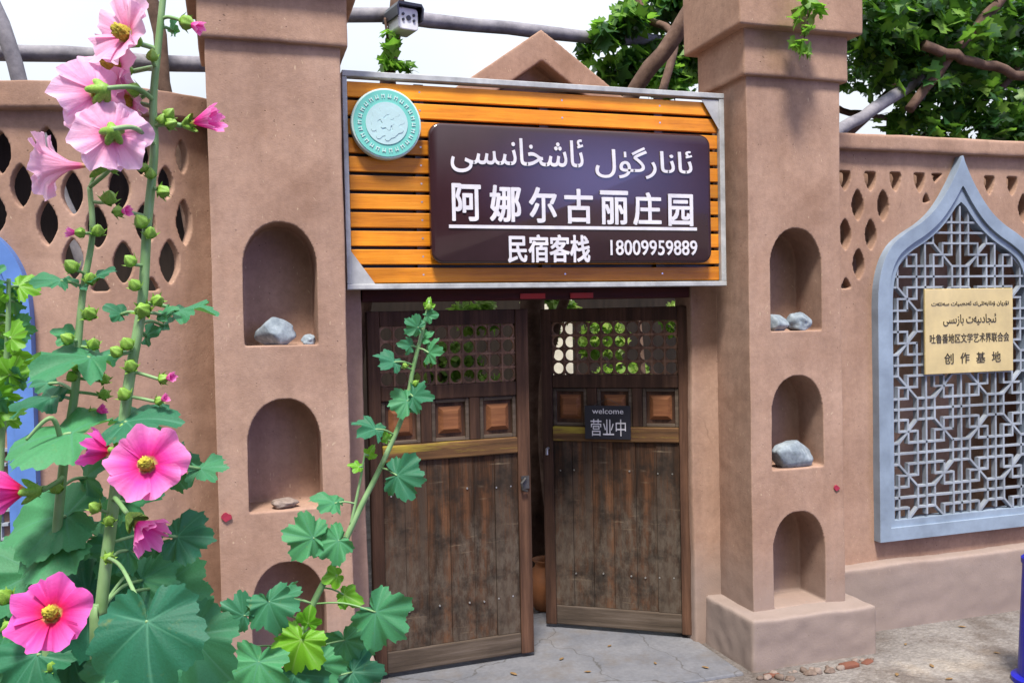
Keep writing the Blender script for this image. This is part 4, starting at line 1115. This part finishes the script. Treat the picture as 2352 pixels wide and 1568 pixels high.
# leaning stem in front of the gate
hollyhock((700, 1430), -1.45, 'slim young hollyhock leaning across the gate, with no flowers', GH,
    [([(988, 690), (968, 770), (948, 850), (930, 940), (880, 1060), (828, 1165), (775, 1280), (705, 1425), (690, 1600)], .009), ([(838, 1040), (828, 1100), (806, 1205)], .004)],
    [],
    [(985, 705, 16, 80, 30, None), (955, 880, 16, 60, 40, None), (930, 840, 14, 120, 40, None)],
    [('S', 985, 700, 0, 38, 80, 20, 20, 'young_leaf'), ('S', 988, 725, -.01, 50, 0, 30, 20), ('L', 952, 748, -.02, 62, 150, 30, 10), ('S', 978, 775, 0, 50, 10, 40, 40), ('S', 938, 795, -.01, 54, 175, 50, 20), ('L', 992, 810, -.02, 72, 0, 50, 20), ('L', 895, 832, -.02, 86, 182, 40, 58),
     ('L', 925, 925, -.02, 84, 200, 30, 20), ('L', 958, 912, -.03, 90, -12, 45, 20), ('L', 850, 985, -.02, 100, 178, 35, 66), ('S', 888, 1005, 0, 40, 120, 20, 20, 'young_leaf'), ('L', 930, 1094, -.04, 124, -8, 20, 12), ('S', 850, 1040, 0, 44, 60, 20, 10, 'young_leaf'), ('S', 818, 1072, 0, 50, 178, 30, 55, 'young_leaf'),
     ('L', 700, 1232, -.04, 130, 170, 15, 10), ('L', 765, 1250, -.05, 110, 215, 20, 12), ('L', 755, 1155, 0, 100, 178, 30, 72), ('S', 765, 1325, -.02, 70, 200, 20, 20, 'young_leaf'), ('S', 800, 1370, -.02, 80, -30, 20, 20, 'young_leaf'),
     ('L', 882, 1420, -.06, 165, -40, 18, 8), ('L', 685, 1490, -.08, 150, 250, 12, 5, 'young_leaf'), ('S', 710, 1420, -.05, 80, 80, 20, 10, 'young_leaf'), ('L', 800, 1490, .08, 150, -70, 15, 5), ('L', 545, 1405, -.04, 110, 150, 12, 10), ('L', 625, 1400, -.06, 140, -70, 18, 8), ('L', 660, 1370, .0, 90, 10, 35, 60),
     ('L', 590, 1545, -.1, 190, -100, 25, 8), ('L', 690, 1565, -.06, 150, -60, 25, 8), ('L', 820, 1560, .05, 150, -60, 25, 20), ('S', 520, 1490, .0, 60, 90, 30, 30, 'young_leaf'), ('S', 505, 1530, .0, 50, 70, 30, 30, 'young_leaf'), ('L', 740, 1540, .02, 130, -60, 20, 8)])
# bright leafy shoot at the far left
hollyhock((5, 1500), -1.95, 'bright green leafy shoot at the far left edge of the photo', GH,
    [([(20, 640), (18, 760), (10, 900), (0, 1100), (-5, 1500)], .007)], [], [],
    [('L', 10+random.uniform(-45, 50), y, random.uniform(-.06, .06), random.uniform(70, 105), random.uniform(0, 360), random.uniform(0, 40), random.uniform(-40, 40), 'young_leaf' if k % 3 else 'holly_leaf') for k, y in enumerate(range(640, 980, 19))])

# ------------------------------------------------------------------ pergola poles, vines
def pole(a, b, ya, yb, rpx, mat, label, name='timber_pole', cat='pole', group='timber poles of the pergola', ext=(0, 0), kink=.012):
    A, B = at(*a, ya), at(*b, yb); d = (B-A); A = A-d*ext[0]; B = B+d*ext[1]
    n = 14; rr = random.Random(int(a[0]+b[1])); C = (A+B)/2
    pts = [A.lerp(B, k/n)-A+Vector((rr.uniform(-1, 1), rr.uniform(-1, 1), rr.uniform(-1, 1)))*kink for k in range(n+1)]
    r_ = rpx*mpp(C); mb = MB().tube(pts, [r_*(1.08-.16*k/n+rr.uniform(-.05, .05)) for k in range(n+1)], 12)
    return mb.build(name, mat, None, smooth=True, loc=A, label=label, cat=cat, group=group)
pole((0, 116), (470, 152), 1.35, 1.45, 19, M['pole'], 'pale grey pole above the left wall, passing behind the pink flowers', ext=(1.0, .6))
pole((0, 60), (52, 205), 1.1, 1.1, 17, M['pole'], 'short leaning pole above the left wall at the photo edge', ext=(.8, 3.2))
pole((350, -10), (384, 210), 1.25, 1.25, 14, M['bark'], 'dark upright post behind the tallest hollyhock', ext=(.5, 5.0))
pole((452, -10), (500, 215), 1.6, 1.6, 14, M['bark'], 'dark upright post half hidden by the left pillar cap', ext=(.5, 5.0))
pole((950, 45), (1500, 96), 1.5, 1.6, 14, M['pole'], 'long pale pole crossing behind the gable', ext=(.25, .9))
pole((912, -20), (892, 170), 1.35, 1.35, 15, M['bark'], 'dark post with vine leaves and a camera above the sign', ext=(.5, 6.5))
pole((1612, -10), (1480, 175), 1.0, 1.2, 19, M['bark'], 'thick leaning vine log left of the right pillar cap', ext=(.8, 1.2))
pole((2095, 190), (1925, 305), 1.25, .9, 14, M['pole'], 'slanting grey log above the right wall beside the pillar', ext=(.5, .6))
pole((2190, 128), (2360, 178), 1.0, .95, 11, M['bark'], 'brown branch pole among the dark vine leaves at right', ext=(.4, .5))
pole((2310, -20), (2170, 150), .95, 1.05, 12, M['bark'], 'steep brown branch at the top right corner', ext=(.6, .6))
pole((1930, 255), (1975, 262), 1.9, 1.9, 7, M['bark'], 'thin twig crossing the sky gap right of the pillar', ext=(1, 2.0))

# security camera
cc = at(938, 42, 1.2)
scm = empty('security_camera', cc, R(14), label='white security camera with black hood on the dark post', cat='camera')
u = mpp(cc)*.84
MB().prism(rounded(-30*u, 30*u, -32*u, 28*u, 10*u), 0, .13).build('body', M['white_plastic'], scm, bevel=.006)
MB().prism([(-34*u, 30*u), (34*u, 30*u), (36*u, 20*u), (34*u, -6*u), (38*u, -6*u), (41*u, 26*u), (34*u, 38*u), (-34*u, 38*u), (-40*u, 26*u), (-38*u, 0), (-33*u, 0)], -.03, .14).build('hood', M['black_plastic'], scm)
dd = MB()
for dx, dz, r_ in ((0, 0, 7), (-16, 9, 4), (16, 9, 4), (-16, -6, 4), (16, -6, 4)):
    dd.tube([(dx*u, .001, dz*u), (dx*u, -.006, dz*u)], r_*u, 12)
dd.build('lens', M['black_plastic'], scm)
MB().tube([(0, .13, 0), (-.02, .2, .02), (-.06, .2, .03)], .012, 8).build('bracket', M['black_plastic'], scm)

def foliage(name, blobs, n, size, mat, parent, inv, seed, droop=.5, lobes=True):
    """loose vine leaves in lumpy clusters: each leaf a small bent lobed blade"""
    rr = random.Random(seed); vs = []; fs = []; vein = []
    tot = sum(b[1]**2 for b in blobs)
    O5 = [(0, -.15), (.35, -.42), (.62, -.05), (.42, .12), (.66, .42), (.30, .45), (0, 1.0), (-.30, .45), (-.66, .42), (-.42, .12), (-.62, -.05), (-.35, -.42)]
    for c, r_ in blobs:
        k = max(4, int(n*r_**2/tot))
        for _ in range(k):
            while True:
                q = Vector((rr.uniform(-1, 1), rr.uniform(-1, 1), rr.uniform(-1, 1)))
                if q.length < 1 and rr.random() < .3+.7*q.length: break
            p_ = c+Vector((q.x*r_, q.y*r_*.9, q.z*r_*.8))
            nrm = Vector((rr.gauss(0, .6), rr.gauss(-.25, .6), rr.gauss(.7, .5))).normalized()
            tip = Vector((rr.gauss(0, .7), rr.gauss(-.2, .6), rr.gauss(-droop, .5))); tip = (tip-nrm*tip.dot(nrm)).normalized(); sd_ = tip.cross(nrm)
            s = size*rr.uniform(.55, 1.25); b = len(vs); bend_ = rr.uniform(.05, .35)
            vs.append(p_-inv+nrm*0); vein.append(.8)
            for x, y in O5:
                vs.append(p_-inv+(sd_*x+tip*y-nrm*bend_*(x*x+.6*y*y)+nrm*.16*abs(x))*s); vein.append(0)
            for i in range(12): fs.append((b, b+1+i, b+1+(i+1) % 12))
    me = bpy.data.meshes.new(name); me.from_pydata([tuple(v) for v in vs], [], fs); me.update()
    a_ = me.attributes.new('vein', 'FLOAT', 'POINT'); a_.data.foreach_set('value', vein)
    return link(name, me, mat, parent, True)
def vine(label, root_xy, stems, blob_px, n, size, mat, seed, extra=(), group='grapevines on the pergola'):
    root = empty('grape_vine', (root_xy[0], root_xy[1], 0), label=label, cat='vine', group=group); inv = Vector(root.location)
    bl = []
    for px, py, y, r_ in blob_px:
        c = at(px, py, y); bl.append((c, r_*mpp(c)))
    bl += [(Vector(c), r_) for c, r_ in extra]
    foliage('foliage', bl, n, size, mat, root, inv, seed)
    if n > 300: foliage('sun_painted_foliage', [(c, r_*1.08) for c, r_ in bl[:len(blob_px)]], n*(.14 if n > 1000 else .5), size*1.05, M['vine_bright'], root, inv, seed+7)  # brighter leaf colour painted in for sunlight on some leaves
    sm = MB()
    for line, r_ in stems:
        P = [(at(q[0], q[1], q[2]) if len(q) == 3 and q[0] > 30 else Vector(q))-inv for q in line]
        C = catmull(P, 8); k = len(C)
        sm.tube([c_+noise.noise_vector(c_*4)*.02 for c_ in C], [r_*(1-.5*i/k) for i in range(k)], 8)
    sm.build('stem', M['bark'], root, smooth=True); return root
vine('leafy grapevine over the pergola between the gable and the right pillar', (1.75, 1.3),
     [([(1.75, 1.3, 0), (1.72, 1.3, 1.4), (1540, 150, 1.3), (1480, 40, 1.5), (1450, -60, 1.6)], .035)],
     [(1390, 80, 1.5, 40), (1440, 50, 1.5, 50), (1500, 30, 1.6, 55), (1580, 15, 1.5, 50), (1400, 160, 1.6, 35), (1450, 150, 1.6, 45), (1510, 130, 1.6, 50), (1560, 160, 1.6, 45), (1600, 120, 1.5, 45), (1345, 120, 1.6, 22), (1620, 40, 1.4, 40), (1560, -60, 1.6, 80), (1440, 185, 1.7, 35), (1530, 185, 1.5, 50)], 620, .085, M['vine_leaf'], 41)
vine('thin grapevine strand climbing the camera post', (1.02, 1.3),
     [([(1.02, 1.3, 0), (1.0, 1.3, 1.5), (900, 160, 1.3), (895, 90, 1.3), (885, 40, 1.3)], .012)],
     [(890, 80, 1.28, 14), (895, 105, 1.28, 18), (888, 140, 1.28, 18), (905, 150, 1.28, 16), (935, 155, 1.28, 20), (910, 60, 1.3, 12)], 46, .07, M['vine_bright'], 42)
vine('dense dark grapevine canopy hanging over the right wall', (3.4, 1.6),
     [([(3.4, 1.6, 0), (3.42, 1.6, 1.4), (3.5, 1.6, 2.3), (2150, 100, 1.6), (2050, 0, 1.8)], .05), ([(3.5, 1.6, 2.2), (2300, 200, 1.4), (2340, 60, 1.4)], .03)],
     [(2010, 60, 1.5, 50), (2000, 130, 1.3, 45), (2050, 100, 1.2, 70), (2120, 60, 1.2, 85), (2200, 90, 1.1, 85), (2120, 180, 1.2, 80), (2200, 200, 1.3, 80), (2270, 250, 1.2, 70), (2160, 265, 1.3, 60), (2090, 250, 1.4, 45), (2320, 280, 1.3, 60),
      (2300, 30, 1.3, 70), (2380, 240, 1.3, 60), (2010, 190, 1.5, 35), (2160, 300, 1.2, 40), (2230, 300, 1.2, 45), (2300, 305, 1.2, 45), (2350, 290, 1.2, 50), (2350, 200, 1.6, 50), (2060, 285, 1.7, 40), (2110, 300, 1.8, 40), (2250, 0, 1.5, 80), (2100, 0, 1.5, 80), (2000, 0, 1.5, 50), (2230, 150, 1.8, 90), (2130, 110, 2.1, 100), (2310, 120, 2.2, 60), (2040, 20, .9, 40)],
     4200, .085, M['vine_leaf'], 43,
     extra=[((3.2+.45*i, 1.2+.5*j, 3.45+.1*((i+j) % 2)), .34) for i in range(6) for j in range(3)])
vine('light green vine tips hanging in front of the right pillar cap', (2.52, -.16),
     [([(2.52, .2, 3.4), (2.53, -.1, 3.37), (1855, 20, -.14), (1850, 70, -.14), (1840, 110, -.14)], .004)],
     [(1860, 15, -.14, 26), (1835, 38, -.14, 18), (1880, 35, -.14, 18), (1858, 70, -.15, 16), (1835, 100, -.15, 18), (1850, 115, -.15, 16)], 40, .055, M['vine_bright'], 44)

# ------------------------------------------------------------------ courtyard seen through the gate
ch_ = empty('dark_backdrop_house', (2.0, 4.6, 0), label='made-up dark house across the courtyard, added to blacken the wall holes', cat='house')  # house added as a dark backdrop behind the pierced walls
MB().box(-8, 8, 0, 4, -.05, 3.25).build('wall', M['shade_timber'], ch_)
MB().box(-8.2, 8.2, -.5, 4.2, 3.252, 3.35).build('backdrop_roof', M['shade_timber'], ch_)
for xa, xb, za, zb in ((.72, 1.12, .9, 2.2), (3.0, 3.26, .9, 1.9)):
    f = MB().box(xa-.04, xb+.04, -.03, .03, za-.04, zb+.04).build('window', M['shade_timber'], ch_)  # part of the added backdrop house, carries the bright panel
    MB().box(xa, xb, -.05, -.031, za, zb).build('bright_panel', M['bright_panel'], f)  # pale panel added for the bright spots in the gate screen
def tree(x, y, h, r_, seed, label, n=420):
    root = empty('courtyard_tree', (x, y, 0), label=label, cat='tree', group='leafy trees in the courtyard behind the gate'); inv = Vector((x, y, 0)); rr = random.Random(seed)
    bl = [(Vector((x+rr.uniform(-r_, r_), y+rr.uniform(-r_, r_)*.6, h*rr.uniform(.35, 1))), r_*rr.uniform(.3, .5)) for _ in range(9)]
    foliage('crown', bl, n, .075, M['garden_leaf'], root, inv, seed)
    MB().tube([(0, 0, -.02), (.03, .02, h*.4), (-.02, 0, h*.75)], [.05, .035, .015], 8).build('trunk', M['bark'], root, smooth=True)
tree(3.35, 3.5, 2.2, .5, 51, 'bushy courtyard tree behind the right gate leaf', 1100)
tree(2.3, 3.7, 2.0, .35, 52, 'small courtyard tree behind the middle of the gate', 700)
tree(1.55, 3.5, 1.95, .40, 53, 'loose courtyard tree behind the left gate leaf', 1000)
